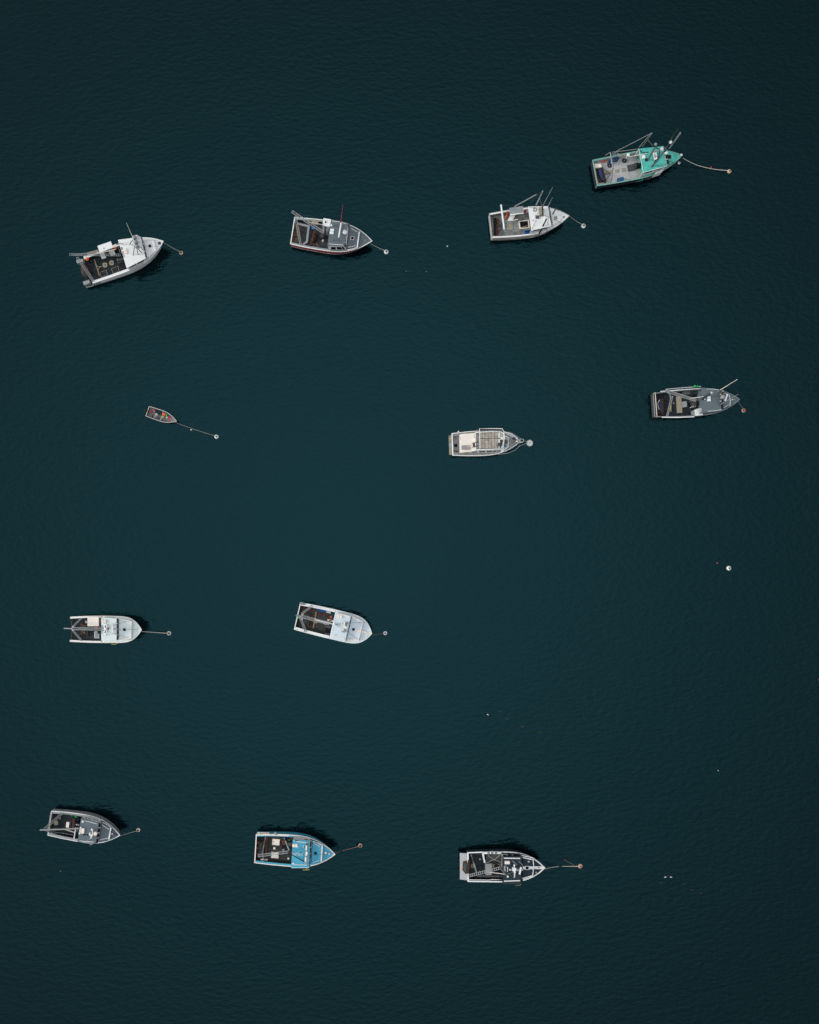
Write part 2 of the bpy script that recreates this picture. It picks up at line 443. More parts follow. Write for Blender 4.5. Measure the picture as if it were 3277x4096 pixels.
    def truss(s, name, m, A, Bp, wd=.28, n=12, r=.045, parent=None, label=None):
        return s.part(name, m, lambda bm: a_truss(bm, s.T(*A), s.T(*Bp), wd, n, r, .032), parent, label)
    def drum(s, name, m, u, v, z, r, h, parent=None, label=None):
        """upright rounded can: r in view px"""
        q = s.v.m(r)
        return s.part(name, m, lambda bm: a_lathe(bm, s.T(u, v, z)-Vector((0, 0, h)), [(q*.92, 0), (q, h*.15), (q, h*.75), (q*.8, h*.95), (0, h)]), parent, label, True)
    def ballp(s, name, m, u, v, z, r, zs=1.0, parent=None, label=None):
        q = s.v.m(r)
        return s.part(name, m, lambda bm: a_lathe(bm, s.T(u, v, z)-Vector((0, 0, q*zs)), ball_prof(q, zs), 18), parent, label, True)
    def rect(s, u, v, wu, wv, ang=0):
        a = R(ang); c, n = math.cos(a), math.sin(a)
        return [(u+x*c-y*n, v+x*n+y*c) for x, y in ((-wu/2, -wv/2), (wu/2, -wv/2), (wu/2, wv/2), (-wu/2, wv/2))]
    def panes(s, a, b, c, d, n, fm, parent, name='windscreen', wide=.84, tall=.72, gl='glass', th=.05, split=None):
        """glazed panel: a,b top edge, c,d bottom edge (u,v,z); n panes, each a window of its own"""
        A, Bq, Cq, D = s.Q([a, b, c, d])
        nr = (Bq-A).cross(Cq-A).normalized()
        if nr.z < 0: nr = -nr
        bm = B()
        f = [bm.verts.new(p) for p in (A, Bq, D, Cq)]; g = [bm.verts.new(p-nr*th) for p in (A, Bq, D, Cq)]
        bm.faces.new(f); bm.faces.new(list(reversed(g)))
        for k in range(4): bm.faces.new((f[k], g[k], g[(k+1) % 4], f[(k+1) % 4]))
        pan = link(name, bm, fm, parent)
        sp = split or [(i/n+(1-wide)/2/n, (i+1)/n-(1-wide)/2/n) for i in range(n)]
        for x0, x1 in sp:
            y0, y1 = (1-tall)/2, 1-(1-tall)/2
            def q(x, y): return A.lerp(Bq, x).lerp(Cq.lerp(D, x), y)+nr*.012
            bm = B(); vs = [q(x0, y0), q(x1, y0), q(x1, y1), q(x0, y1)]
            f = [bm.verts.new(p) for p in vs]; g = [bm.verts.new(p-nr*.02) for p in vs]
            bm.faces.new(f); bm.faces.new(list(reversed(g)))
            for k in range(4): bm.faces.new((f[k], g[k], g[(k+1) % 4], f[(k+1) % 4]))
            link('window', bm, gl, parent)
        return pan
    def house(s, roof, z, rm, wm='white', front=None, zw=1.95, n=4, z0=.45, fm=None, ov=.10, sidewin=True, wide=.84, tall=.72, inset=.12):
        """wheelhouse: roof polygon aft-port, forward-port, forward-starboard, aft-starboard (plus extra points allowed on the sides)"""
        q = s.Q(roof, z); c = sum(q, Vector())/len(q)
        ins = []
        for p in q:
            r = p-c; ins.append(c+s.d*(r.dot(s.d)-(inset if r.dot(s.d) > 0 else .0))+s.n*(r.dot(s.n)-math.copysign(inset, r.dot(s.n))))
        ins = [s.inside(p) for p in ins]; z0 = 1.0
        hs = s.part('wheelhouse', wm, lambda bm: a_wall(bm, ins, z0, z-.055, .06))
        bm = B(); a_prism(bm, q, z-ov, .03); link('roof', bm, rm, hs)
        if sidewin:
            for a, b in ((ins[0], ins[1]), (ins[-1], ins[-2])):
                d = (b-a); k = d.length; d = d.normalized(); o = Vector((-d.y, d.x, 0)); o = o if o.dot(a-c) > 0 else -o
                for f0, f1 in ((.12, .46), (.54, .88)):
                    bm = B(); vs = [a+d*k*f+o*(.045) for f in (f0, f1)]
                    vs = [Vector((vs[0].x, vs[0].y, z-.3)), Vector((vs[1].x, vs[1].y, z-.3)), Vector((vs[1].x, vs[1].y, z-.85)), Vector((vs[0].x, vs[0].y, z-.85))]
                    f = [bm.verts.new(p) for p in vs]; g = [bm.verts.new(p-o*.012) for p in vs]
                    bm.faces.new(f); bm.faces.new(list(reversed(g)))
                    for e in range(4): bm.faces.new((f[e], g[e], g[(e+1) % 4], f[(e+1) % 4]))
                    link('window', bm, 'glass', hs)
        if front:
            a, b = front
            
            s.panes((*roof[1][:2], z-.10), (*roof[2][:2], z-.10), (*a, zw), (*b, zw), n, fm or wm, hs, 'windscreen', wide, tall)
        return hs
    def trunk(s, pts, z, m, hatch=None, hs=42, hm='white', z0=1.3, ang=0):
        tp = [s.inside(p, .06) for p in s.Q(pts, z)]
        z0 = min(s.sheer(max(0, min(1, (p-s.S).dot(s.d)/s.L))) for p in tp)-.10
        t = s.part('trunk_cabin', m, lambda bm: a_prism(bm, tp, z0, .04))
        if hatch:
            o = s.part('deck_hatch', hm, lambda bm: a_ring(bm, s.Q(s.rect(*hatch, hs*1.25, hs*1.25, ang), z+.06), s.v.m(hs*.13), .07), t)
            s.prism('hatch_pane', 'hole', s.rect(*hatch, hs, hs, ang), z+.035, z-.02, t)
        return t
    def txt(s, name, m, string, u, v, z, hpx, dirv=(1, 0), parent=None, sx=1.0):
        cu = bpy.data.curves.new('lettering', 'FONT'); cu.body = string; cu.size = 1; cu.align_x = 'CENTER'; cu.align_y = 'CENTER'; cu.extrude = .008; cu.offset = .012
        ob = bpy.data.objects.new('lettering', cu); C.objects.link(ob)
        dg = bpy.context.evaluated_depsgraph_get(); me = bpy.data.meshes.new_from_object(ob.evaluated_get(dg))
        bpy.data.objects.remove(ob); bpy.data.curves.remove(cu)
        bm = B(); bm.from_mesh(me); bpy.data.meshes.remove(me)
        k = s.v.m(hpx)/.72
        ang = math.atan2(-dirv[1], dirv[0])
        bm.transform(Matrix.Translation(s.T(u, v, z+.01)) @ Matrix.Rotation(ang, 4, 'Z') @ Matrix.Diagonal((k*sx, k, 1, 1)))
        return link(name, bm, m, parent or s.root)
    # ---- loose things lying aboard (top level)
    def thing(s, name, m, label, cat, fn, group=None, smooth=False):
        bm = B(); fn(bm); return tag(link(name, bm, m, None, smooth), label, cat, group)
    def crate(s, pts, z, depth, m, label, name='fish_crate', cat='crate', group=None):
        return s.thing(name, m, label, cat, lambda bm: a_openbox(bm, s.Q(pts, z), depth), group)
    def tote(s, pts, z, depth, m, label, name='fish_box', cat='box', group=None):
        def f(bm):
            q = s.Q(pts, z); a_prism(bm, q, z-.07, .015)
            c = sum(q, Vector())/len(q); a_prism(bm, [Vector((*(c+(p-c)*.93).xy, z-.075)) for p in q], z-depth)
        return s.thing(name, m, label, cat, f, group)
    def buoyball(s, u, v, z, r, m, label, name='buoy', cat='buoy', group=None, zs=1.0):
        q = s.v.m(r)
        if .3 < z <= 1.25: z = s.zf+.01+2*q*zs
        def f(bm):
            c = s.T(u, v, z)-Vector((0, 0, 2*q*zs)); a_lathe(bm, c, ball_prof(q, zs), 16)
            a_lathe(bm, c+Vector((0, 0, 2*q*zs-.02)), [(q*.22, 0), (q*.2, .06), (0, .07)], 8)
        return s.thing(name, m, label, cat, f, group, True)
    def can(s, u, v, z, r, h, m, label, name='barrel', cat='barrel', group=None, open_=True):
        q = s.v.m(r)
        pr = [(q*.9, 0), (q, h*.4), (q*.97, h), (q*.85, h), (q*.8, h*.3), (0, h*.3)] if open_ else [(q*.9, 0), (q, h*.4), (q*.95, h*.95), (q*.8, h), (0, h)]
        return s.thing(name, m, label, cat, lambda bm: a_lathe(bm, s.T(u, v, z)-Vector((0, 0, h)), pr, 18), group, True)
    def fender(s, a, b, r, m, label):
        def f(bm):
            A, D = s.T(*a), s.T(*b); ax = D-A; l = ax.length; q = s.v.m(r)
            a_lathe(bm, A, [(0, 0), (q*.6, l*.06), (q, l*.2), (q, l*.8), (q*.6, l*.94), (0, l)], 14, ax.normalized())
        return s.thing('fender', m, label, 'fender', f, None, True)
    def plank(s, a, b, wd, z, m, label):
        return s.thing('plank', m, label, 'plank', lambda bm: a_strip(bm, s.Q([a, b], z), s.v.m(wd), .05))
    def coil(s, u, v, z, r, m, label, turns=4, name='rope_coil', cat='rope'):
        q = s.v.m(r); rnd = random.Random(u*v)
        def f(bm):
            c = s.T(u, v, z); pts = []
            for i in range(turns*14):
                a = i/14*2*math.pi; k = q*(.45+.55*(i/(turns*14)))*(1+.12*rnd.uniform(-1, 1))
                pts.append(c+Vector((k*math.cos(a), k*math.sin(a), -.03+.05*rnd.random())))
            a_tube(bm, pts, .022, 5)
        return s.thing(name, m, label, cat, f)
    def line(s, pts, r, m, label, name='rope', cat='rope'):
        return s.thing(name, m, label, cat, lambda bm: a_tube(bm, s.Q(pts), r, 5))
    def dredge(s, head, bag, zf, label, bagm='blue_net', apex=None, headw=26, frame='rust', cat='dredge', rope=None):
        """scallop drag: rusty head bar, towing frame and chain bag"""
        A, D = s.T(*head[0], zf+.35), s.T(*head[1], zf+.35)
        rt = empty('scallop_dredge', Vector(((A.x+D.x)/2, (A.y+D.y)/2, zf+.01))); tag(rt, label, cat)
        bm = B(); wd = s.v.m(headw)
        a_strip(bm, [A, D], wd, .14)
        for f in (.02, .25, .5, .75, .98):
            q = A.lerp(D, f); a_prism(bm, [q+Vector((x*.09, y*.09, .07)) for x, y in ((-1,-1),(1,-1),(1,1),(-1,1))], zf+.02)
        link('head_bar', bm, frame, rt)
        bm = B(); a_lump(bm, s.Q(bag, zf), .42, 6, .5, A.x); link('chain_bag', bm, bagm, rt, True)
        n = len(bag)
        bm = B(); q = s.Q(bag, zf+.10)
        a_tube(bm, q+[q[0]], .055, 6); link('bag_frame', bm, frame, rt)
        if apex:
            ap = s.T(*apex, zf+.45)
            bm = B()
            for f in (.05, .5, .95): a_tube(bm, [A.lerp(D, f), ap], .04, 5)
            link('towing_bar', bm, 'steel_dark', rt)
        if rope:
            bm = B(); a_tube(bm, s.Q(rope, zf+.55), .05, 5); link('rope_strop', bm, 'rope', rt)
        return rt

def buoy(v, u, w_, r, label, band='red', ring='white', centre='steel_dark', cr=.44, name='mooring_buoy', group='mooring buoys', zs=.9):
    q = v.m(r); c = v(u, w_, q*.9)
    base = Vector((c.x, c.y, 0))
    rt = empty(name, base); tag(rt, label, 'buoy', group)
    low = -q*zs*.75
    bm = B(); pr = [(a, b+low) for a, b in ball_prof(q, zs, 12, 0.44, 0.93)]; pr.append((q*.2, pr[-1][1]+.005)); a_lathe(bm, base, pr, 24); link('float_body', bm, ring, rt, True)
    bm = B(); pr = [(a*1.004, b+low) for a, b in ball_prof(q, zs, 12, 0.0, 0.442)]; a_lathe(bm, base, pr, 24); link('lower_band', bm, band, rt, True)
    top = low+2*q*zs*.985
    bm = B(); a_lathe(bm, base+Vector((0, 0, top-.05)), [(q*cr, 0), (q*cr, .05), (q*cr*.88, .065), (0, .07)], 16); link('top_plate', bm, centre, rt)
    bm = B(); z = top+.02
    pts = [base+Vector((.09*math.cos(a), 0, z+.11*math.sin(a))) for a in [math.pi*i/8 for i in range(9)]]
    a_tube(bm, pts, .022, 6); link('shackle', bm, 'alu_dull' if centre != 'alu_dull' else 'steel_dark', rt)
    return base+Vector((0, 0, top))
def mooring(v, pts, label, r=.035, m='rope'):
    bm = B(); a_tube(bm, [v(*p) for p in pts], r*.8, 6); return tag(link('mooring_line', bm, m), label, 'rope', 'mooring lines')

# ================================================================== 1: white boat, upper left
v = View(250, 860, 500)
b = Boat(v, (238, 800), (1392, 362), 205, 1.25, 2.2, .93, 3.0,
         label='white fishing boat with white cabin, grey radar platform and black work deck')
b.hull('white', 'black', tc=.56, ww=.34, rail_w=.12, boot='grey_light', cut=.085, transom=False)
hs = b.house([(765, 342), (1078, 300), (1150, 600), (887, 735)], 3.0, 'white', front=((1105, 312), (1170, 590)), zw=2.3, n=3)
b.trunk([(1112, 325), (1255, 338), (1298, 488), (1172, 588)], 2.35, 'white', (1207, 427), 40, ang=-18)
b.strip('toe_rail', 'white', [(1120, 322), (1255, 336), (1298, 490), (1175, 590)], 2.42, .05)
b.txt('registration_number', 'ink', 'ME 792XZ', 832, 515, 3.0, 24, (30, 112))
b.part('roof_hatch', 'cream', lambda bm: [a_prism(bm, b.Q(b.rect(862, 478, 44, 38, -20), 3.16), 3.0, .02), a_prism(bm, b.Q(b.rect(870, 514, 48, 38, -20), 3.16), 3.0, .02)])
# radar platform
b.prism('radar_platform', 'alu', [(985, 278), (1025, 272), (1065, 292), (1092, 340), (1102, 390), (1085, 440), (1050, 470), (1015, 440), (1000, 370)], 5.0, 4.9)
b.tubes('platform_leg', 'steel', [[(1000, 420, 4.9), (975, 555, 3.0)], [(1025, 455, 4.9), (1045, 545, 3.0)], [(1035, 455, 4.9), (1092, 520, 3.0)], [(975, 340, 4.9), (930, 400, 3.0)], [(1085, 430, 4.9), (1105, 480, 3.0)]], .05)
for q in ((990, 305), (1008, 370), (1025, 432)): b.ballp('floodlight', 'alu_dull', *q, 5.3, 26, .8)
b.tube('lamp_bracket', 'steel', [(975, 290, 5.0), (1000, 370, 5.15), (1020, 440, 5.0)], .06)
b.tube('antenna', 'cream', [(965, 295, 5.0), (885, 112, 8.6)], .05, r1=.03)
b.tubes('stay', 'steel', [[(780, 395, 3.0), (990, 365, 4.8), (1315, 345, 2.2)], [(810, 395, 3.0), (1000, 420, 4.8), (1340, 432, 2.25)]], .015)
b.drum('bow_roller', 'steel', 1335, 385, 2.25, 22, .25)
# boom and gallows
b.truss('boom', 'alu_dull', (800, 552, 3.1), (100, 545, 4.6), .27, 26, .035)
b.truss('gallows_leg', 'alu', (205, 585, 4.3), (430, 915, 1.3), .26, 16)
b.truss('gallows_leg', 'alu', (150, 555, 4.4), (330, 530, 1.3), .26, 9)
b.tube('boom_brace', 'cream', [(430, 545, 3.8), (735, 475, 3.0)], .05)
b.tube('fairlead_pipe', 'tan', [(335, 535, 1.45), (500, 488, 1.6)], .12)
b.prism('hauler_roof', 'white', [(483, 425), (668, 362), (700, 448), (517, 522)], 2.7, 2.6, bevel=.02)
b.tubes('roof_post', 'alu', [[(492, 430, 2.65), (505, 470, .5)], [(522, 512, 2.65), (535, 552, .5)], [(690, 445, 2.65), (700, 470, .5)]], .05)
b.txt('roof_number', 'teal', '08', 572, 462, 2.7, 18, (60, -20))
b.prism('sorting_table', 'alu', [(512, 528), (572, 510), (607, 590), (545, 608)], 1.35, 1.2)
b.prism('sorting_table', 'alu', [(632, 492), (700, 468), (737, 545), (668, 568)], 1.35, 1.2)
b.prism('bait_bin', 'hole', [(575, 515), (632, 498), (650, 530), (598, 545)], 1.2, .6)
for q in ([(190, 622), (280, 603), (288, 645), (200, 668)], [(280, 920), (367, 893), (380, 935), (297, 970)]):
    b.prism('stern_locker', 'alu_dull', q, 1.3, .4, bevel=.02)
for q in ((587, 690), (678, 660)):
    h = b.part('deck_plate', 'tan', lambda bm: a_prism(bm, b.Q([(q[0]+32*math.copysign(abs(math.cos(a))**.6, math.cos(a)), q[1]+33*math.copysign(abs(math.sin(a))**.6, math.sin(a))) for a in [math.pi*i/10 for i in range(20)]], .46), .42))
    b.prism('lift_handle', 'steel', b.rect(q[0], q[1], 16, 22, -20), .48, .45, h)
for q in ([(515, 790), (605, 758), (627, 830), (535, 862)], [(673, 738), (768, 703), (787, 775), (697, 808)]):
    h = b.part('deck_hatch', 'tan', lambda bm: a_ring(bm, b.Q(q, .48), .05, .06))
    b.prism('hatch_cover', 'steel_dark', [(x*.95+sum(p[0] for p in q)/4*.05, y*.95+sum(p[1] for p in q)/4*.05) for x, y in q], .45, .42, h)
w_ = b.part('winch', 'steel', lambda bm: [a_prism(bm, b.Q([(752, 602), (828, 592), (843, 650), (772, 668)], .8), .4), a_tube(bm, b.Q([(765, 625, 1.05), (835, 612, 1.05)]), .2, 10)])
b.tube('winch_flange', 'alu_dull', [(762, 626, 1.05), (768, 625, 1.05)], .28, w_)
b.tube('exhaust_stack', 'steel', [(745, 400, 1.0), (765, 392, 3.4)], .09)
b.tubes('cabin_grabrail', 'alu', [[(925, 760, 1.9), (1010, 722, 2.0), (1105, 668, 2.1)], [(755, 410, 1.4), (800, 520, 1.4)]], .03)
b.txt('hull_number', 'ink', 'ME 792XZ', 480, 957, .75, 18, (100, -32))
b.part('hull_name', 'ink', lambda bm: [a_prism(bm, b.Q(b.rect(425+i*15, 957-i*4.2, 9, 6, -18), 1.05), 1.03) for i in range(8)])
buoyB = 'orange buoys on the boat with the grey radar platform'
b.buoyball(335, 600, 1.4, 24, 'orange', 'orange ball buoy under the stern gallows of the white boat with grey radar platform')
b.buoyball(725, 453, 1.7, 19, 'orange', 'orange ball buoy beside the white hauler roof')
b.plank((440, 610), (510, 838), 14, .62, 'wood', 'long tan plank lying across a black deck')
b.line([(470, 690, .5), (500, 715, .5), (540, 712, .5), (512, 725, .5), (488, 775, .55)], .03, 'rope', 'short white rope tangled on the tan plank')
b.dredge(((318, 690), (388, 828)), [(255, 700), (300, 690), (345, 790), (350, 850), (290, 850), (262, 790)], .42, 'rusty scallop drag with grey bag under the ladder gallows of the white boat', 'green_net', headw=22)
top = buoy(v, 1635, 517, 27, 'white ringed mooring buoy with rusty centre ahead of the white boat with radar platform', 'rust', 'stained_cream', 'rust', .55)
mooring(v, [(1388, 378, 2.1), (1450, 412, 1.4), (1540, 465, .75), (1620, 505, .55)], 'thin rope with an orange tag from the white bow to its rusty buoy', .03)

# ================================================================== 2: grey-decked boat with a maroon hull
v = View(1120, 800, 500)
b = Boat(v, (172, 423), (1272, 565), 214, 1.2, 2.0, .89, 2.6, label='grey-decked fishing boat with maroon hull side and a red whip antenna')
b.hull('maroon', 'floor_grey', side='grey_light', fore='grey', tc=.5, ww=.30, rail_w=.10, boot='white')
hs = b.house([(706, 266), (945, 318), (880, 640), (655, 632)], 3.0, 'grey', front=((963, 342), (910, 668)), zw=2.25, n=5, wide=.92)
b.panes((688, 640, 2.9), (884, 642, 2.9), (684, 692, 1.9), (922, 690, 1.9), 3, 'white', hs, 'side_screen', split=[(.08, .40), (.46, .76), (.80, .95)])
b.trunk([(966, 350), (1100, 440), (1065, 660), (920, 672)], 2.15, 'grey', (1000, 525), 38, 'cream', ang=8)
b.strip('toe_rail', 'white', [(1097, 437), (1066, 655)], 2.20, .17)
b.strip('toe_rail', 'white', [(1066, 655), (1000, 676), (930, 690)], 2.20, .10)
b.strip('handrail', 'cream', [(980, 393), (1025, 415), (1070, 442)], 2.22, .06)
b.strip('handrail', 'cream', [(942, 653), (1042, 630)], 2.22, .06)
b.strip('handrail', 'cream', [(720, 288), (830, 302), (915, 326)], 3.06, .06)
b.strip('handrail', 'cream', [(675, 606), (870, 621)], 3.06, .07)
b.prism('side_shelter', 'white', [(600, 247), (712, 267), (690, 370), (588, 352)], 2.9, 2.75, bevel=.03)
b.prism('shelter_wall', 'grey_light', [(590, 355), (688, 372), (668, 445), (585, 432)], 2.0, .5)
b.tube('hauler_post', 'steel_dark', [(632, 290, 3.0), (618, 515, 1.6)], .1)
m_ = b.part('mast', 'white', lambda bm: [a_tube(bm, b.Q([(846, 318, 4.0), (812, 520, 4.0)]), .11, 8), a_tube(bm, b.Q([(828, 420, 4.0), (822, 425, 3.0)]), .08, 8)])
b.tubes('mast_stay', 'steel', [[(762, 345, 3.05), (820, 338, 3.9), (890, 352, 3.05), (835, 405, 3.05), (762, 345, 3.05)], [(728, 555, 3.05), (800, 505, 3.9), (860, 572, 3.05), (728, 555, 3.05)]], .02)
b.tube('mast_arm', 'steel', [(838, 300, 3.6), (825, 400, 3.7), (805, 500, 3.5)], .07)
b.tube('whip_antenna', 'red_pole', [(842, 300, 3.6), (869, 70, 7.6)], .055, r1=.03)
r_ = b.drum('radar_dome', 'white', 897, 438, 3.65, 31, .3)
b.drum('radar_foot', 'grey_light', 905, 455, 3.3, 22, .3, r_)
b.part('roof_hatch', 'white', lambda bm: [a_prism(bm, b.Q(b.rect(720, 412, 54, 34, 5), 3.16), 3.0, .03), a_prism(bm, b.Q(b.rect(715, 450, 54, 36, 5), 3.16), 3.0, .03)])
b.ballp('roof_light', 'white', 712, 350, 3.15, 14, .6)
b.part('bow_cleat', 'tan', lambda bm: [a_tube(bm, b.Q([(1132, 505, 1.95), (1152, 528, 1.95)]), .07, 6), a_tube(bm, b.Q([(1165, 558, 1.95), (1195, 556, 1.95)]), .07, 6)])
b.truss('boom', 'alu', (600, 448, 2.9), (168, 160, 5.0), .30, 24)
b.truss('gallows_leg', 'alu', (215, 225, 4.4), (288, 622, 1.2), .24, 18)
b.tube('boom_brace', 'cream', [(385, 300, 4.0), (600, 345, 2.9)], .05)
b.tube('stay', 'steel', [(200, 170, 4.9), (400, 215, 4.2), (590, 268, 2.9)], .018)
b.part('pen_board', 'alu_dull', lambda bm: a_strip(bm, b.Q([(240, 322), (398, 362), (372, 575), (320, 612)], .85), .28, .4))
b.prism('rail_plate', 'tan', [(442, 265), (532, 280), (525, 345), (436, 320)], 1.28, 1.2)
b.part('pen_floor', 'wood_dark', lambda bm: [a_prism(bm, b.Q([(185+i*60-18*j, 335+j*88), (238+i*60-18*j, 342+j*88), (222+i*60-18*j, 420+j*88), (170+i*60-18*j, 413+j*88)], .50), .43) for i in range(2) for j in range(3)])
w_ = b.part('winch', 'steel', lambda bm: [a_tube(bm, b.Q([(548, 495, 1.0), (605, 500, 1.0)]), .27, 12), a_prism(bm, b.Q(b.rect(575, 500, 70, 55, 8), .75), .42)])
b.tube('winch_flange', 'steel_dark', [(546, 495, 1.0), (554, 496, 1.0)], .36, w_)
b.dredge(((485, 415), (425, 622)), [(498, 470), (530, 478), (520, 560), (480, 600), (465, 560)], .42, 'rusty drag with rungs on the deck of the maroon boat', 'steel_dark', headw=34)
b.prism('fish_hold_flap', 'blue_box', [(435, 370), (470, 375), (480, 400), (440, 402)], .75, .45)
b.can(592, 435, 1.2, 24, .7, 'maroon', 'dark red bucket beside the winch of the maroon boat', 'bucket', 'bucket')
b.can(662, 405, 1.2, 20, .7, 'red', 'red bucket tucked behind the grey wheelhouse roof edge', 'bucket', 'bucket')
b.thing('rope_bag', 'cream', 'cream canvas bag on the grey deck behind the wheelhouse of the maroon boat', 'bag', lambda bm: a_lump(bm, b.Q([(578, 560), (600, 542), (618, 555), (610, 585), (582, 592)], .43), .4, 5, .3), None, True)
b.coil(490, 630, .46, 42, 'rope_brown', 'loose brown rope coil on the grey deck of the maroon boat')
buoy(v, 1468, 710, 32, 'white mooring buoy with red underside ahead of the maroon boat', 'red')
mooring(v, [(1250, 603, 1.8), (1300, 630, 1.2), (1370, 665, .8), (1452, 702, .6)], 'pale rope from the maroon boat to its red and white buoy')

# ================================================================== 3: worn white boat with a blue crate
v = View(1920, 730, 460)
b = Boat(v, (160, 648), (1342, 497), 215, 1.25, 2.1, .88, 2.6, label='worn white fishing boat with white wheelhouse, bare masts and a square blue crate on deck')
b.hull('white_worn', 'floor_worn', side='white', tc=.55, ww=.22, rail_w=.07, boot='tan', rail='white_worn')
hs = b.house([(722, 358), (1020, 352), (1072, 652), (772, 722)], 3.0, 'white', front=((1045, 378), (1098, 640)), zw=2.25, n=3, wm='white')
b.trunk([(1050, 385), (1195, 430), (1218, 565), (1100, 640)], 2.3, 'white', (1137, 530), 38, 'tan', ang=-6)
b.prism('hatch_cover', 'tan', b.rect(1137, 530, 36, 38, -6), 2.38, 2.33)
b.txt('registration_number', 'ink', 'M5 MCB', 1058, 502, 3.13, 24, (12, 130), sx=1.0)
b.tube('bow_post', 'steel', [(1095, 470, 2.3), (1138, 392, 4.6)], .09)
b.tubes('mast', 'alu', [[(838, 338, 3.0), (943, 127, 8.4)], [(848, 340, 3.0), (945, 132, 8.3)]], .06)
b.tube('mast_strut', 'alu_dull', [(922, 338, 3.2), (900, 235, 5.6)], .04)
b.tube('antenna', 'alu', [(943, 348, 3.2), (1090, 76, 9.4)], .05, r1=.03)
b.tube('antenna', 'alu', [(1026, 350, 3.1), (1088, 226, 6.0)], .05, r1=.03)
b.tube('boom', 'alu_dull', [(520, 360, 3.0), (850, 180, 6.8)], .07)
b.tubes('stay', 'steel', [[(850, 180, 6.8), (940, 130, 8.3)], [(930, 150, 8.0), (750, 310, 3.4)], [(325, 338, 4.2), (520, 358, 3.0)], [(735, 365, 3.05), (900, 410, 3.6)], [(940, 480, 3.6), (1240, 610, 2.0)]], .018)
b.part('stern_gantry', 'white', lambda bm: [a_tube(bm, b.Q([(318, 335, 4.2), (366, 702, 4.0)]), .12, 8), a_tube(bm, b.Q([(366, 702, 4.0), (384, 745, 1.2)]), .07, 7), a_tube(bm, b.Q([(318, 335, 4.2), (340, 440, 1.3)]), .07, 7)])
b.tube('derrick', 'steel_dark', [(1000, 545, 4.4), (890, 768, 1.5)], .10)
b.part('exhaust_box', 'tan', lambda bm: a_prism(bm, b.Q([(888, 372), (948, 362), (948, 488), (905, 480)], 3.6), 3.0, .03))
b.prism('antenna_bracket', 'steel_dark', [(936, 348), (952, 348), (952, 490), (938, 490)], 3.8, 3.5)
b.prism('roof_vent', 'steel', [(835, 492), (892, 492), (890, 540), (838, 540)], 3.15, 3.0)
b.part('roof_hatch', 'steel', lambda bm: a_ring(bm, b.Q(b.rect(826, 402, 42, 58), 3.08), .06, .08))
b.ballp('roof_dome', 'white', 856, 455, 3.3, 15)
b.part('life_ring_shelf', 'white', lambda bm: a_prism(bm, b.Q([(965, 400), (1005, 400), (1022, 640), (985, 655), (960, 520)], 3.12), 3.0, .03))
b.tubes('roof_rig', 'steel', [[(770, 560, 3.05), (845, 570, 3.3), (780, 700, 3.05)], [(860, 585, 3.4), (845, 570, 3.3)], [(995, 560, 4.2), (1030, 635, 3.0)]], .025)
hr = b.prism('hauler_roof', 'grey_light', [(440, 382), (648, 352), (655, 455), (452, 482)], 2.4, 2.3)
b.strip('roof_edge', 'white', [(452, 484), (658, 458)], 2.42, .14, parent=hr)
b.tubes('roof_post', 'alu_dull', [[(445, 390, 2.3), (460, 420, .5)], [(456, 478, 2.3), (470, 500, .5)], [(650, 450, 2.3), (655, 470, .5)]], .04)
b.prism('sorting_table', 'white', [(455, 492), (535, 480), (492, 566), (416, 577)], 1.35, 1.25)
b.part('bait_tray', 'white', lambda bm: a_strip(bm, b.Q([(420, 575), (500, 568), (570, 552)], 1.3), .08, .05))
b.part('fish_hold', 'cream', lambda bm: a_ring(bm, b.Q([(578, 577), (735, 558), (748, 680), (596, 696)], .62), .13, .2))
b.prism('hold_opening', 'hole', [(590, 588), (728, 570), (738, 670), (604, 684)], .46, .43)
b.part('hold_ladder', 'rope', lambda bm: a_tube(bm, b.Q([(610, 680, .6), (740, 640, .6)]), .03, 5))
h = b.part('deck_hatch', 'grey_light', lambda bm: a_ring(bm, b.Q([(410, 598), (490, 598), (498, 704), (410, 718)], .50), .09, .08))
b.prism('hatch_cover', 'tan', [(418, 604), (484, 604), (490, 698), (418, 708)], .47, .43, h)
b.tubes('cabin_grabrail', 'tan', [[(905, 760, 2.0), (1010, 690, 2.1)], [(990, 735, 1.9), (1010, 685, 2.1)]], .03)
b.prism('side_screen', 'white', [(925, 725), (1000, 690), (990, 735), (905, 760)], 2.0, 1.3)
b.drum('bow_cleat', 'steel', 1262, 512, 2.15, 12, .2)
b.prism('bow_chock', 'cream', b.rect(1216, 546, 26, 16, -40), 2.15, 1.95)
b.line([(790, 735, .55), (812, 745, .55), (800, 775, .55), (770, 780, .55)], .05, 'steel', 'black hose loop beside the blue crate')
b.crate([(672, 718), (752, 708), (768, 780), (690, 796)], 1.0, .55, 'blue_box', 'square blue crate against the rail of the worn white boat', group=None)
b.thing('oilskin_pile', 'oil', 'orange oilskin bundle slumped beside the sorting table', 'oilskins', lambda bm: a_lump(bm, b.Q([(385, 430), (412, 405), (440, 420), (438, 475), (412, 545), (385, 552), (374, 520), (396, 478)], .9), .5, 6, .5), None, True)
b.thing('toolbox', 'red', 'small red box under the hauler roof of the worn white boat', 'toolbox', lambda bm: a_prism(bm, b.Q(b.rect(655, 425, 36, 40, -8), 1.5), 1.0, .03))
b.dredge(((270, 545), (252, 792)), [(208, 545), (245, 525), (252, 640), (245, 790), (215, 780)], .42, 'dark scallop drag with rusty head bar across the pale stern of the worn white boat', 'steel_dark', (350, 632), 30)
b.txt('hull_number', 'steel', 'ME 601', 290, 868, .7, 14, (100, -10))
buoy(v, 1558, 645, 35, 'white mooring buoy with dark red underside ahead of the worn white boat', 'maroon')
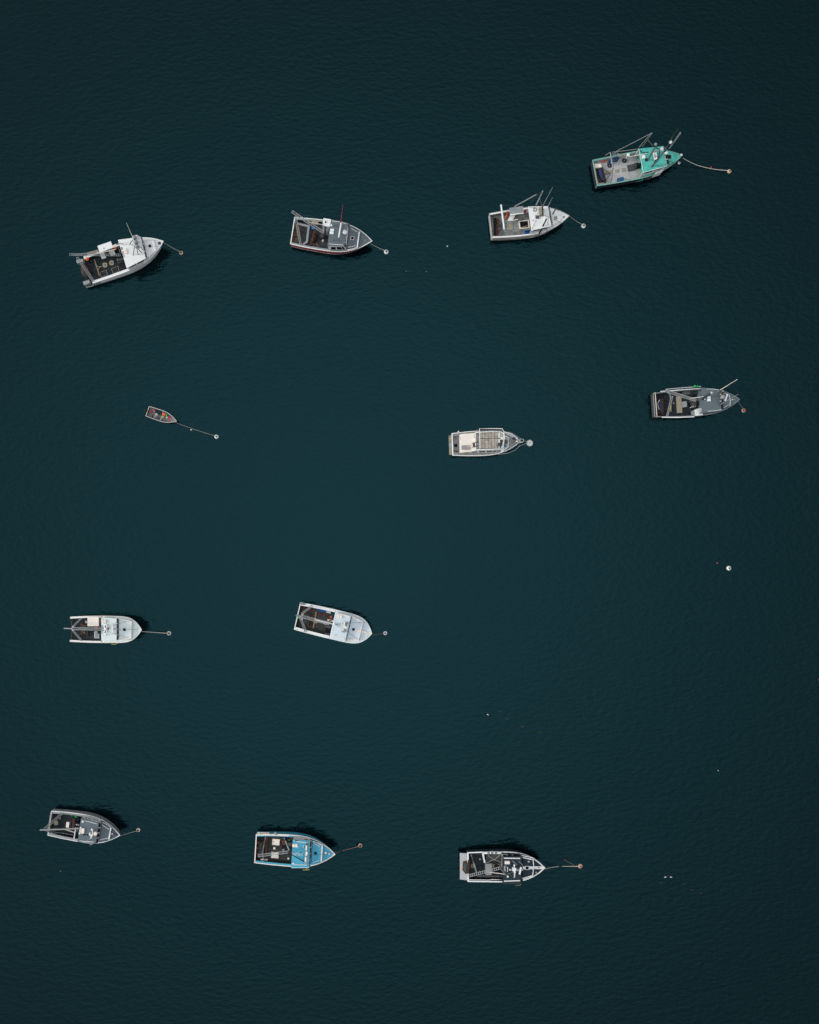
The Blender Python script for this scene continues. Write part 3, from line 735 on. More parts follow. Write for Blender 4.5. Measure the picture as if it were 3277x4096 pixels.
mooring(v, [(1345, 505, 1.9), (1400, 548, 1.2), (1460, 588, .8), (1540, 632, .6)], 'thin pale rope from the worn white bow to its buoy', .03)

# ================================================================== 4: teal boat
v = View(2340, 500, 620)
b = Boat(v, (110, 535), (1085, 337), 158, 1.25, 2.2, .95, 2.6, label='teal green fishing boat with pale deck and a thicket of masts')
b.hull('dark', 'floor_pale', side='teal', fore='teal', rail='teal_worn', tc=.55, ww=.15, rail_w=.10)
hs = b.house([(597, 262), (866, 234), (915, 456), (650, 530)], 3.1, 'teal', 'white', front=((905, 262), (945, 440)), zw=2.3, n=3)
b.part('roof_edge', 'mint', lambda bm: a_strip(bm, b.Q([(600, 265), (652, 528), (912, 457)], 3.16), .06, .05), hs)
b.trunk([(905, 268), (985, 315), (1005, 410), (945, 440)], 2.45, 'teal', (940, 353), 34, 'steel')
b.part('wheelhouse_side', 'white', lambda bm: a_prism(bm, b.Q([(795, 520), (880, 490), (860, 520), (765, 552)], 2.0), .9))
b.tubes('gallows_mast', 'alu_dull', [[(603, 248, 3.0), (742, 88, 8.2)], [(640, 242, 3.0), (748, 92, 8.2)], [(755, 232, 3.0), (700, 165, 5.8)]], .05)
b.tube('boom_lift', 'alu_dull', [(742, 90, 8.2), (560, 185, 6.4), (335, 300, 4.5)], .035)
b.tube('boom_lift', 'alu', [(330, 300, 4.5), (480, 282, 3.8), (600, 265, 3.1)], .04)
b.truss('boom', 'alu_dull', (310, 312, 4.4), (612, 408, 3.2), .36, 18)
b.tube('boom_brace', 'cream', [(490, 355, 3.0), (690, 318, 3.2)], .05)
b.part('stern_gantry', 'alu_dull', lambda bm: [a_tube(bm, b.Q([(283, 305, 4.4), (298, 400, 4.2), (312, 480, 4.0)]), .08, 7), a_tube(bm, b.Q([(312, 480, 4.0), (300, 580, 2.6), (288, 645, 1.2)]), .08, 7), a_tube(bm, b.Q([(283, 305, 4.4), (230, 335, 1.3)]), .06, 7)])
b.tube('main_mast', 'steel', [(690, 525, 2.2), (800, 400, 4.0), (905, 260, 6.0), (965, 150, 8.0)], .13, r1=.07)
b.tube('spar', 'steel', [(700, 390, 3.3), (770, 265, 4.6), (800, 240, 5.0)], .10)
b.tubes('antenna', 'alu', [[(935, 265, 3.2), (1062, 82, 8.6)]], .05)
b.tubes('antenna', 'alu', [[(945, 262, 3.2), (1068, 92, 8.5)]], .04)
b.tube('antenna', 'steel', [(950, 165, 7.0), (1035, 45, 9.8)], .035)
for q, r in (((958, 185, 6.8), 17), ((862, 262, 4.4), 18), ((912, 306, 4.0), 16)):
    d_ = b.drum('radar_dome', 'white', *q, r, .3)
    b.tube('dome_post', 'steel', [(q[0], q[1], q[2]-.3), (q[0]-8, q[1]+14, max(3.0, q[2]-1.6))], .05, d_)
b.ballp('floodlight', 'grey_light', 788, 214, 4.6, 17, .8)
b.prism('roof_hatch', 'white', b.rect(656, 353, 36, 38, -5), 3.3, 3.1, bevel=.03)
b.prism('roof_vent', 'steel_dark', b.rect(687, 383, 26, 26, -5), 3.3, 3.1)
b.tube('hydraulic_hose', 'steel_dark', [(790, 255, 3.2), (825, 262, 3.3), (836, 300, 3.3), (820, 350, 3.3), (790, 390, 3.25), (770, 420, 3.2)], .055)
b.tube('hydraulic_hose', 'steel_dark', [(612, 280, 3.2), (640, 310, 3.25), (705, 300, 3.2)], .045)
b.tubes('handrail', 'steel', [[(800, 450, 3.15), (860, 470, 3.15), (905, 450, 3.15)], [(885, 410, 2.6), (960, 400, 2.6), (1005, 435, 2.4)]], .03)
nb = b.prism('number_board', 'white', [(757, 300), (798, 296), (806, 375), (772, 392)], 3.4, 3.3)
b.txt('board_number', 'steel', '100', 781, 340, 3.4, 22, (12, 70), nb)
b.part('floodlight_bar', 'grey_light', lambda bm: a_strip(bm, b.Q([(752, 295), (830, 282)], 3.6), .16, .12))
for q in ((360, 512, 42, 34), (433, 500, 46, 38), (268, 522, 80, 30)):
    b.prism('deck_hatch', 'tan', b.rect(q[0], q[1], q[2], q[3], -8), .47, .42)
b.prism('fish_hold_cover', 'steel', [(470, 447), (550, 430), (562, 500), (482, 517)], .55, .42, bevel=.02)
w_ = b.part('winch', 'steel_dark', lambda bm: [a_tube(bm, b.Q([(565, 450, 1.0), (615, 438, 1.0)]), .28, 12), a_prism(bm, b.Q(b.rect(590, 448, 60, 60, -10), .75), .42)])
b.tube('winch_flange', 'steel', [(563, 450, 1.0), (569, 449, 1.0)], .36, w_)
b.prism('stern_locker', 'cream', [(105, 432), (178, 430), (188, 470), (112, 476)], .9, .42, bevel=.02)
b.part('side_bench', 'white', lambda bm: a_prism(bm, b.Q([(470, 315), (500, 312), (498, 350), (468, 355)], 1.6), .9, .02))
b.part('bow_anchor', 'steel_dark', lambda bm: [a_tube(bm, b.Q([(1085, 330, 2.1), (1085, 368, 1.7), (1055, 415, 1.2)]), .06, 6)])
b.ballp('bow_light', 'white', 1074, 333, 2.4, 14, .7)
b.fender((1038, 436, .75), (1056, 408, 1.05), 15, 'white', 'white fender hanging off the bow of the teal boat')
blu = 'blue drums along the rail of the teal boat'
for q in ((276, 405), (338, 376), (368, 370)):
    b.can(*q, 1.3, 15, .85, 'drum_blue', 'blue drum in the row against the far rail of the teal boat', group=blu)
for q in ((275, 450), (440, 395)):
    b.thing('tyre_fender', 'black', 'black tyre lying on the pale deck of the teal boat', 'tyre', lambda bm: a_tube(bm, [b.T(*q, .55)+Vector((.24*math.cos(a), .24*math.sin(a), 0)) for a in [2*math.pi*i/12 for i in range(13)]], .1, 7), 'tyres on the teal boat', True)
orb = 'orange buoys on the teal boat'
b.buoyball(205, 398, 1.0, 14, 'orange', 'orange ball buoy near the stern corner of the teal boat', group=orb)
b.buoyball(232, 388, 1.0, 14, 'orange', 'orange ball buoy next to the blue drums of the teal boat', group=orb)
b.tote([(362, 592), (430, 573), (437, 610), (362, 631)], .95, .5, 'drum_blue', 'lidded blue box standing on the pale deck of the teal boat')
b.can(410, 325, 1.5, 11, .4, 'rope_yellow', 'small yellow pot on the far rail of the teal boat', 'pot', 'pot')
b.can(482, 597, .6, 8, .18, 'white', 'tiny white tub alone on the pale deck of the teal boat', 'tub', 'tub')
b.dredge(((190, 470), (232, 632)), [(122, 482), (190, 478), (228, 632), (155, 640), (140, 580)], .42, 'big rusty drag with blue netting at the stern of the teal boat', 'rust', (286, 542), 22)
b.thing('blue_net_heap', 'blue_net', 'blue net heaped on the rusty drag of the teal boat', 'net', lambda bm: a_lump(bm, b.Q([(140, 490), (185, 486), (205, 560), (224, 625), (192, 622), (165, 580), (150, 550)], .80), .3, 5, .6), None, True)
buoy(v, 1612, 510, 23, 'white mooring buoy with orange-red side at the end of the curving yellow line', 'red', 'stained_cream')
mooring(v, [(1092, 367, 1.4), (1130, 392, 1.0), (1180, 418, .7), (1250, 448, .4), (1330, 470, .25), (1420, 490, .2), (1500, 500, .2), (1595, 507, .5)], 'long curving yellowish line from the teal boat to its buoy', .055, 'rope')
b.buoyball(1408, 468, .18, 9, 'red', 'small red float beside the curving yellowish line', 'float', 'float')

# ================================================================== 5: slate-grey boat, right
v = View(2580, 1490, 440)
b = Boat(v, (140, 512), (1485, 420), 212, 1.2, 2.1, .88, 3.1, label='slate grey fishing boat with a long cabin roof and white tote at its rail')
b.hull('steel', 'black', side='steel', fore='grey', rail='grey_light', tc=.54, ww=.12, rail_w=.07, boot='maroon')
b.part('inner_transom', 'cream', lambda bm: a_wall(bm, b.Q([(162, 312), (190, 690)], 1.2), .4, 1.22, .07))
b.part('inner_rail', 'white', lambda bm: [a_strip(bm, b.Q([(245, 296), (560, 272), (875, 248)], 1.32), .10, .1), a_strip(bm, b.Q([(270, 700), (520, 703), (778, 692)], 1.3), .14, .1)])
b.part('bulwark_plate', 'alu', lambda bm: a_strip(bm, b.Q([(335, 262), (600, 238), (884, 216)], 1.45), .10, .5))
hs = b.house([(885, 236), (1172, 262), (1196, 585), (897, 638)], 3.0, 'grey', 'grey', front=((1215, 300), (1232, 560)), zw=2.3, n=3, fm='grey')
b.trunk([(1212, 300), (1325, 350), (1335, 525), (1228, 570)], 2.35, 'grey')
b.strip('toe_rail', 'white', [(1325, 348), (1340, 440), (1334, 525)], 2.42, .06)
b.strip('handrail', 'white', [(970, 258), (1080, 260), (1165, 275)], 3.06, .05)
b.strip('handrail', 'white', [(985, 608), (1100, 600), (1205, 583)], 3.06, .06)
b.strip('handrail', 'white', [(1240, 318), (1310, 348)], 2.42, .05)
b.strip('handrail', 'white', [(1240, 553), (1310, 510)], 2.42, .05)
b.prism('radar_arch', 'steel', [(1165, 292), (1205, 288), (1208, 470), (1178, 482)], 4.0, 3.85)
b.tubes('arch_leg', 'steel', [[(1170, 300, 3.9), (1160, 325, 3.0)], [(1185, 470, 3.9), (1175, 515, 3.0)], [(1205, 300, 3.9), (1230, 315, 2.4)]], .05)
b.ballp('radome', 'alu_dull', 1226, 382, 4.3, 34, .6)
for q in ((1190, 345), (1192, 400), (1188, 448), (1225, 290)): b.ballp('floodlight', 'tan' if q[1] == 345 else 'alu_dull', *q, 4.2, 15, .8)
b.strip('radar_scanner', 'white', [(1298, 338), (1260, 442)], 4.0, .20, .14)
b.tube('scanner_post', 'steel', [(1280, 392, 3.86), (1278, 402, 2.4)], .08)
b.tube('antenna', 'cream', [(1185, 272, 4.0), (1450, 108, 8.6)], .055, r1=.03)
b.tube('antenna', 'grey_light', [(1190, 500, 3.9), (1465, 340, 7.8)], .05, r1=.03)
b.truss('derrick', 'steel_dark', (1045, 318, 3.9), (895, 425, 3.1), .22, 10)
b.part('derrick_head', 'white', lambda bm: [a_tube(bm, [b.T(1045, 318, 4.05)+Vector((.2*math.cos(a), .2*math.sin(a), 0)), b.T(1045, 318, 4.05)-Vector((.2*math.cos(a), .2*math.sin(a), 0))], .03, 5) for a in (0, 1.05, 2.1)])
b.part('roof_hatch', 'white', lambda bm: [a_prism(bm, b.Q(b.rect(1008, 391, 50, 38), 3.16), 3.0, .03), a_prism(bm, b.Q(b.rect(1008, 431, 52, 38), 3.16), 3.0, .03)])
b.ballp('roof_light', 'white', 940, 418, 3.15, 12, .8)
b.prism('bow_cleat', 'white', b.rect(1372, 425, 24, 12, -20), 2.2, 2.0)
b.drum('samson_post', 'tan', 1408, 420, 2.3, 12, .35)
b.truss('boom', 'alu', (335, 290, 4.4), (802, 436, 3.1), .34, 24)
b.tube('boom_heel', 'alu_dull', [(328, 285, 4.5), (400, 335, 4.2)], .16)
b.truss('gallows_leg', 'alu', (428, 372, 4.2), (350, 682, 1.3), .24, 14)
b.tube('gallows_leg', 'alu', [(395, 362, 4.2), (402, 420, 3.4)], .07)
b.tube('boom_brace', 'cream', [(705, 408, 3.3), (915, 378, 3.1)], .05)
w_ = b.part('winch', 'steel', lambda bm: [a_tube(bm, b.Q([(728, 490, 1.05), (800, 490, 1.05)]), .3, 12), a_prism(bm, b.Q(b.rect(765, 480, 90, 80), .75), .42), a_prism(bm, b.Q(b.rect(765, 445, 80, 30), 1.5), .42)])
b.tubes('winch_lever', 'cream', [[(740, 520, .9), (742, 548, .9)], [(765, 520, .9), (768, 548, .9)], [(792, 520, .9), (797, 540, .9)], [(705, 550, .9), (730, 548, .9)]], .04, w_)
b.prism('deck_grating', 'tan', [(490, 376), (572, 378), (588, 632), (505, 637)], .52, .42)
b.prism('bait_table', 'grey_light', [(597, 455), (658, 450), (664, 538), (603, 545)], 1.0, .42, bevel=.02)
b.part('port_trough', 'steel', lambda bm: a_strip(bm, b.Q([(600, 318), (880, 300)], 1.0), .6, .5))
b.tote([(783, 580), (888, 553), (912, 668), (795, 678)], 1.75, 1.3, 'white', 'big white lidded tote at the rail beside the slate grey wheelhouse', 'tote', 'tote')
b.prism('tote_stand', 'grey_light', [(762, 592), (785, 585), (795, 680), (770, 690)], 1.5, .42)
b.tote([(725, 285), (778, 280), (782, 322), (722, 332)], 1.3, .8, 'steel_dark', 'dark blue-grey box under the port rail of the slate grey boat')
b.line([(515, 318, .6), (540, 345, .55), (600, 350, .55), (640, 360, .55), (690, 318, .6), (640, 300, .7)], .03, 'maroon', 'dull red rope strewn along the port side of the slate grey boat')
b.line([(412, 520, .6), (405, 560, .6), (412, 610, .6)], .06, 'rope_yellow', 'yellow rope end beside the gallows leg of the slate grey boat')
gb = 'green floats on the rail of the slate grey boat'
b.buoyball(793, 212, 1.85, 19, 'green', 'bright green float tied to the far rail of the slate grey boat', 'float', 'float', gb)
b.buoyball(832, 212, 1.8, 15, 'green', 'smaller green float tied to the far rail of the slate grey boat', 'float', 'float', gb)
b.can(452, 480, .6, 9, .18, 'alu', 'tiny pale pot on the black deck of the slate grey boat', 'pot', 'pot')
b.dredge(((277, 418), (276, 655)), [(205, 440), (240, 380), (262, 425), (264, 650), (222, 655), (200, 560)], .42, 'blue bagged scallop drag with rust-brown head at the stern of the slate grey boat', 'blue_net', (330, 540), 30, rope=[(235, 430), (210, 462), (203, 500), (212, 545), (228, 585)])
buoy(v, 1557, 592, 34, 'mooring buoy with rust-red top and pale rim ahead of the slate grey boat', 'cream', 'stained_cream', 'rust_pink', .74)
mooring(v, [(1462, 455, 1.7), (1495, 505, 1.0), (1535, 560, .6)], 'very thin line from the slate grey bow to its rust-topped buoy', .02)

# ================================================================== 6: cabin cruiser
v = View(1760, 1680, 400)
b = Boat(v, (212, 420), (1392, 368), 216, 1.25, 1.9, .88, 2.5, name='cabin_cruiser', label='white cabin cruiser with weathered flybridge and canopy frame', cat='boat')
b.hull('white', 'weathered', side='weathered', fore='weathered', rail='white', tc=.50, ww=.42, rail_w=.10, zf=.75, boot='maroon')
b.part('bow_rail_strip', 'white', lambda bm: a_strip(bm, b.Q([(1110, 205), (1220, 235), (1300, 285), (1352, 335)], 1.85), .16, .05))
pl = b.prism('swim_platform', 'weathered', [(152, 268), (205, 258), (217, 600), (160, 602)], .45, .32)
for i in range(3): b.prism('platform_tread', 'grey_light' if i % 2 else 'tan', [(153+i*2, 300+i*105), (198+i*4, 296+i*105), (200+i*4, 350+i*105), (155+i*2, 354+i*105)], .475, .45, pl)
b.prism('aft_cabin', 'cream', [(360, 240), (602, 224), (612, 535), (352, 565)], 2.3, .7, bevel=.05)
b.prism('cabin_trim', 'white', [(342, 258), (365, 240), (372, 560), (348, 566)], 2.0, .7)
for a, c in (((352, 285), (362, 345)), ((350, 455), (366, 515))): b.prism('window', 'glass', [(a[0], a[1]), (c[0], a[1]), (c[0], c[1]), (a[0], c[1])], 2.03, 1.99)
hs = b.part('deckhouse', 'white', lambda bm: a_prism(bm, b.Q([(600, 212), (1060, 188), (1112, 262), (1092, 450), (1040, 512), (612, 530)], 2.75), .7, .05))
b.panes((370, 545, 2.2), (1060, 512, 2.6), (365, 575, 1.5), (1052, 555, 1.5), 6, 'white', hs, 'side_screen', split=[(.06, .18), (.27, .39), (.45, .60), (.64, .78), (.80, .88), (.90, .98)], tall=.5)
fb = b.prism('flybridge_floor', 'lino', [(680, 208), (990, 205), (1005, 492), (690, 500)], 2.80, 2.74)
b.prism('flybridge_floor_edge', 'weathered', [(620, 215), (676, 210), (686, 505), (622, 520)], 2.79, 2.74)
b.part('flybridge_tiles', 'grey_light', lambda bm: [a_tube(bm, b.Q([(x, 215, 2.80), (x+4, 490, 2.80)]), .012, 4) for x in (733, 777, 832, 886, 940)]+[a_tube(bm, b.Q([(690, y, 2.80), (990, y, 2.80)]), .012, 4) for y in (250, 282, 325, 360, 412, 450)], fb)
b.part('flybridge_coaming', 'white', lambda bm: a_strip(bm, b.Q([(618, 515), (850, 508), (1040, 498), (1085, 440), (1105, 330), (1098, 240), (1050, 195), (850, 200), (618, 214)], 3.15), .14, .45))
b.prism('helm_seat', 'white', [(1015, 218), (1042, 218), (1040, 302), (1012, 302)], 3.3, 2.8, bevel=.03)
b.prism('helm_seat', 'white', [(1014, 335), (1040, 335), (1040, 392), (1014, 392)], 3.3, 2.8, bevel=.03)
b.prism('helm_console', 'steel', [(1005, 395), (1036, 392), (1036, 448), (1005, 448)], 3.4, 2.8, bevel=.03)
b.prism('windscreen', 'glass', [(1048, 300), (1062, 285), (1082, 340), (1070, 450), (1040, 495), (1040, 400)], 3.2, 3.05)
b.prism('instrument_box', 'cream', [(1045, 290), (1120, 290), (1118, 338), (1048, 338)], 3.5, 3.1, bevel=.03)
b.can(1024, 462, 3.2, 14, .35, 'white', 'small white bucket on the flybridge of the cabin cruiser', 'bucket', 'bucket')
cf = b.part('canopy_frame', 'cream', lambda bm: a_tube(bm, b.Q([(692, 492, 4.3), (684, 150, 4.5), (880, 147, 4.5), (1078, 150, 4.5), (1105, 210, 4.4), (1118, 330, 4.2)]), .055, 7))
b.tubes('canopy_crossbar', 'steel', [[(690, 316, 4.4), (1040, 316, 4.4)], [(692, 492, 4.3), (1000, 488, 4.2)], [(690, 185, 4.4), (880, 182, 4.4), (1040, 185, 4.4)]], .035, cf)
b.tubes('canopy_crossbar', 'steel', [[(x, 155, 4.45), (x, 490, 4.25)] for x in (730, 777, 832, 886, 945, 1000, 1040)], .022, cf)
b.tubes('canopy_post', 'alu_dull', [[(692, 492, 4.3), (688, 505, 3.1)], [(684, 150, 4.5), (682, 205, 3.1)], [(1078, 150, 4.5), (1060, 200, 3.1)], [(1000, 488, 4.2), (1000, 500, 3.1)]], .035, cf)
fc = b.prism('fore_cabin', 'white', [(1088, 262), (1122, 262), (1186, 297), (1186, 465), (1088, 548), (1050, 545)], 2.1, 1.3, bevel=.04)
b.prism('cabin_skylight', 'glass_pale', [(1115, 278), (1172, 305), (1172, 458), (1105, 510)], 2.13, 2.05, fc)
b.prism('seat_cushion', 'wood_dark', b.rect(1146, 378, 54, 62, 4), 2.16, 2.1, fc)
b.prism('seat_cushion', 'teal_net', [(1105, 430), (1135, 420), (1142, 455), (1108, 470)], 2.16, 2.1, fc)
b.prism('cockpit_hatch', 'hole', [(247, 415), (302, 412), (303, 470), (250, 470)], .79, .75)
b.part('hatch_frame', 'grey_light', lambda bm: a_ring(bm, b.Q([(240, 360), (308, 360), (312, 475), (243, 475)], .80), .04, .05))
b.prism('boarding_mat', 'grey_light', [(375, 448), (455, 445), (456, 505), (375, 506)], 2.38, 2.3)
b.prism('cushion_box', 'lino', [(458, 455), (520, 450), (526, 500), (460, 505)], 2.45, 2.3, bevel=.03)
b.tubes('grabrail', 'tan', [[(372, 445, 2.4), (450, 438, 2.55), (528, 440, 2.4)], [(376, 508, 2.4), (450, 508, 2.55), (528, 505, 2.4)]], .03)
b.part('folded_chair', 'steel_dark', lambda bm: [a_tube(bm, b.Q([(560, 405, 2.5), (655, 375, 3.0)]), .05, 5), a_tube(bm, b.Q([(560, 470, 2.5), (650, 440, 3.0)]), .05, 5), a_prism(bm, b.Q([(575, 400), (605, 395), (605, 460), (578, 465)], 2.6), 2.3)])
b.prism('cabin_door', 'glass', [(596, 235), (606, 235), (606, 310), (597, 310)], 2.5, 2.35)
b.part('windlass', 'steel', lambda bm: a_lathe(bm, b.T(1280, 325, 1.85), [(.22, 0), (.22, .12), (.14, .2), (.18, .3), (0, .32)], 14), smooth=True)
b.prism('anchor_locker', 'cream', b.rect(1330, 368, 38, 26), 2.05, 1.85, bevel=.02)
b.tubes('bow_pulpit', 'alu', [[(1345, 345, 2.0), (1400, 328, 2.3), (1438, 330, 2.4), (1446, 358, 2.4), (1430, 382, 2.4), (1345, 395, 2.0)], [(1360, 378, 1.9), (1440, 375, 2.1)]], .045)
b.tubes('safety_rail', 'alu', [[(1170, 205, 2.6), (1270, 240, 2.6), (1345, 290, 2.6), (1400, 328, 2.5)], [(1380, 440, 2.4), (1300, 520, 2.4), (1180, 570, 2.4), (1000, 598, 2.4)]], .022)
b.line([(1190, 300, 1.9), (1250, 340, 1.9), (1310, 378, 1.9)], .03, 'rope', 'thin line on the weathered foredeck from the cabin of the cruiser to its bow')
b.line([(1195, 470, 1.9), (1250, 425, 1.9), (1310, 385, 1.9)], .03, 'rope', 'thin line on the weathered foredeck from the near cabin corner of the cruiser')
b.fender((308, 202, 1.5), (334, 198, 1.5), 12, 'cream', 'cream fender on the far rail near the stern of the cabin cruiser')
b.fender((634, 184, 1.6), (660, 182, 1.6), 12, 'grey_light', 'grey fender on the far rail beside the flybridge of the cabin cruiser')
b.line([(245, 525, .8), (290, 540, .8), (310, 555, .8), (275, 560, .8), (290, 530, .85)], .035, 'steel_dark', 'dark rope tangle in the stern corner of the cabin cruiser')
buoy(v, 1555, 395, 57, 'largest mooring buoy, white with blue side, close off the cruiser bow', 'blue_box', 'white', 'tan', .2)
mooring(v, [(1440, 338, 2.0), (1470, 362, 1.4), (1520, 385, 1.1)], 'short double line from the cruiser pulpit to the big white buoy', .035)
mooring(v, [(1350, 465, 1.5), (1420, 430, 1.2), (1520, 390, 1.1)], 'line from the side of the cruiser bow to the big white buoy', .035)

# ================================================================== 7: skiff
v = View(560, 1600, 340)
b = Boat(v, (154, 226), (745, 430), 112, .55, .75, .92, 2.2, tm=.42, name='skiff', label='small grey open skiff full of red gear with an outboard at its stern', cat='skiff', group=None)
b.hull('skiff_grey', 'skiff_grey', side='skiff_grey', fore='skiff_grey', rail='cream', tc=.82, ww=.06, rail_w=.04, zf=.12, under='steel')
b.part('thwart', 'alu_dull', lambda bm: a_strip(bm, b.Q([(325, 285), (300, 340), (262, 378)], .42), .12, .05))
b.part('thwart', 'alu_dull', lambda bm: a_strip(bm, b.Q([(475, 225), (450, 330), (415, 420)], .46), .14, .05))
b.part('thwart', 'alu_dull', lambda bm: a_strip(bm, b.Q([(640, 345), (618, 395), (602, 440)], .55), .08, .05))
ob = b.part('outboard_motor', 'ink', lambda bm: a_lathe(bm, b.T(128, 215, .55), [(.13, 0), (.17, .1), (.18, .3), (.12, .42), (0, .45)], 14), smooth=True)
b.tube('tiller', 'steel', [(140, 218, .85), (205, 215, .8)], .03, ob)
b.part('outboard_leg', 'steel_dark', lambda bm: a_tube(bm, [b.T(132, 222, .6), b.T(128, 230, -.4)], .06, 6), ob)
b.tote([(318, 190), (450, 235), (442, 315), (305, 252)], .55, .42, 'black', 'long black box along the far side of the skiff')
b.can(335, 290, .6, 20, .36, 'white', 'round white bucket in the middle of the skiff', 'bucket', 'bucket')
b.buoyball(278, 197, .45, 21, 'pink_red', 'red ball float in the stern corner of the skiff', 'float', 'float')
b.can(292, 224, .4, 10, .2, 'white', 'small white tub beside the red ball float of the skiff', 'tub', 'tub')
b.tote(b.rect(215, 238, 36, 32, 20), .42, .28, 'red', 'red fuel tank beside the tiller of the skiff', 'fuel_tank', 'fuel tank')
b.coil(190, 232, .2, 26, 'steel', 'dark fuel hose loop at the stern of the skiff', 3, 'fuel_hose', 'hose')
b.tote(b.rect(483, 288, 62, 42, 12), .62, .4, 'orange', 'orange lidded tub ahead of the black box in the skiff', 'tub', 'tub')
b.fender((528, 288, .55), (552, 332, .55), 12, 'green', 'green roll lying in the bow half of the skiff')
b.thing('rope_heap', 'rope_yellow', 'yellow rope heap beside the orange tub in the skiff', 'rope', lambda bm: a_lump(bm, b.Q([(455, 315), (500, 312), (525, 340), (510, 375), (465, 390), (448, 350)], .14), .35, 5, .7), None, True)
b.buoyball(585, 345, .6, 22, 'pink_red', 'bright red float next to the white ring in the skiff', 'float', 'float')
b.buoyball(605, 378, .6, 20, 'pink_red', 'middle red float of the three in the skiff bow', 'float', 'float')
b.buoyball(585, 418, .55, 18, 'red', 'dark red float nearest the near gunwale of the skiff bow', 'float', 'float')
b.thing('life_ring', 'white', 'white ring beside the red floats in the skiff', 'ring', lambda bm: a_tube(bm, [b.T(548, 355, .45)+Vector((.10*math.cos(a), .10*math.sin(a), 0)) for a in [2*math.pi*i/12 for i in range(13)]], .035, 6), None, True)
b.coil(258, 310, .22, 30, 'rope_brown', 'tan rope coil in the stern of the skiff', 4)
b.thing('rag_bundle', 'wood_dark', 'brown bundle beside the tan rope coil in the skiff', 'bundle', lambda bm: a_lump(bm, b.Q([(238, 335), (265, 305), (285, 330), (262, 358), (240, 360)], .14), .2, 4, .5), None, True)
b.coil(375, 360, .2, 24, 'steel', 'dark rope coil on the bare floor amidships in the skiff', 3)
b.fender((425, 425, .35), (505, 432, .35), 10, 'steel', 'grey oar-like roll along the near side of the skiff')
buoy(v, 1550, 742, 42, 'white mooring buoy with brown side at the end of the skiff line', 'rust')
mooring(v, [(708, 450, .6), (850, 505, .3), (1065, 582, .12), (1300, 660, .12), (1525, 728, .4)], 'long thin line from the skiff bow to its buoy', .02)
b.fender((1024, 600, .06), (1060, 610, .06), 9, 'cream', 'small cream float lying beside the skiff line')

# ================================================================== 8: pale mint boat
v = View(240, 2430, 460)
b = Boat(v, (152, 326), (1225, 335), 198, 1.2, 1.95, .92, 5.4, label='pale mint fishing boat with cross-shaped radar mast and ladder boom over its stern')
b.hull('white', 'floor_grey', side='white', fore='mint', rail='cream', tc=.43, ww=.22, rail_w=.08, transom=False)
hs = b.house([(620, 150), (850, 163), (850, 490), (620, 500)], 2.9, 'mint', 'white', front=((882, 165), (880, 492)), zw=2.25, n=4, wide=.86, tall=.8)
b.trunk([(884, 165), (1075, 213), (1062, 458), (884, 496)], 2.3, 'mint', (967, 332), 42, 'mint')
b.strip('toe_rail', 'cream', [(884, 168), (1073, 214), (1066, 335), (1062, 458), (884, 496)], 2.35, .13)
b.strip('handrail', 'mint', [(690, 182), (808, 184)], 2.96, .04)
b.strip('handrail', 'mint', [(900, 462), (1030, 436)], 2.38, .04)
b.strip('handrail', 'mint', [(900, 195), (1030, 215)], 2.38, .04)
b.part('side_vent', 'hole', lambda bm: [a_prism(bm, b.Q(b.rect(725, 500, 70, 8), 1.32), 1.2), a_prism(bm, b.Q(b.rect(750, 157, 14, 6), 1.9), 1.8), a_prism(bm, b.Q(b.rect(815, 157, 14, 6), 1.9), 1.8)])
b.part('bow_cleat', 'white', lambda bm: [a_tube(bm, b.Q([(1140, 328, 1.95), (1158, 340, 1.95)]), .07, 6), a_tube(bm, b.Q([(1150, 308, 2.0), (1150, 335, 1.95)]), .09, 7)])
b.prism('hauler_roof', 'cream', [(413, 137), (583, 137), (583, 280), (413, 282)], 2.5, 2.4, bevel=.02)
b.tubes('roof_post', 'alu', [[(418, 142, 2.4), (418, 142, .5)], [(418, 276, 2.4), (418, 276, .5)], [(578, 276, 2.4), (578, 276, .5)]], .05)
b.prism('stern_mat', 'black', [(158, 178), (380, 178), (380, 474), (158, 474)], .45, .42)
h = b.prism('deck_hatch', 'white', [(518, 362), (588, 362), (588, 460), (518, 460)], .50, .42)
b.prism('hatch_cover', 'grey_light', [(528, 370), (580, 370), (580, 452), (528, 452)], .52, .5, h)
b.prism('bait_box', 'steel_dark', [(368, 165), (412, 165), (412, 210), (372, 212)], 1.0, .42)
b.prism('side_bench', 'alu_dull', [(378, 198), (412, 198), (412, 235), (378, 235)], 1.1, .42)
b.tube('boom', 'alu', [(58, 313, 4.7), (190, 316, 4.4)], .09)
b.truss('boom', 'alu', (185, 317, 4.4), (662, 326, 3.1), .30, 26)
b.truss('gallows_leg', 'alu', (200, 282, 4.3), (318, 165, 1.25), .28, 11)
b.truss('gallows_leg', 'alu', (198, 348, 4.3), (322, 497, 1.25), .28, 13)
b.tubes('gallows_link', 'cream', [[(180, 306, 4.4), (205, 285, 4.3)], [(178, 322, 4.4), (203, 348, 4.3)]], .06)
b.part('floodlight_bar', 'white', lambda bm: [a_prism(bm, b.Q([(642, 236), (698, 242), (716, 312), (668, 322)], 3.7), 3.45, .03), a_prism(bm, b.Q([(672, 345), (712, 345), (690, 422), (652, 418)], 3.7), 3.45, .03)])
for q in ((682, 285, 70), (680, 366, -70)): b.prism('lamp_lens', 'hole', b.rect(q[0], q[1], 34, 12, q[2]), 3.72, 3.68)
b.tubes('mast_foot', 'alu_dull', [[(650, 260, 3.5), (650, 262, 2.9)], [(655, 410, 3.5), (655, 412, 2.9)], [(678, 322, 3.8), (680, 322, 2.9)]], .05)
b.drum('mast_head', 'white', 680, 322, 3.95, 22, .4)
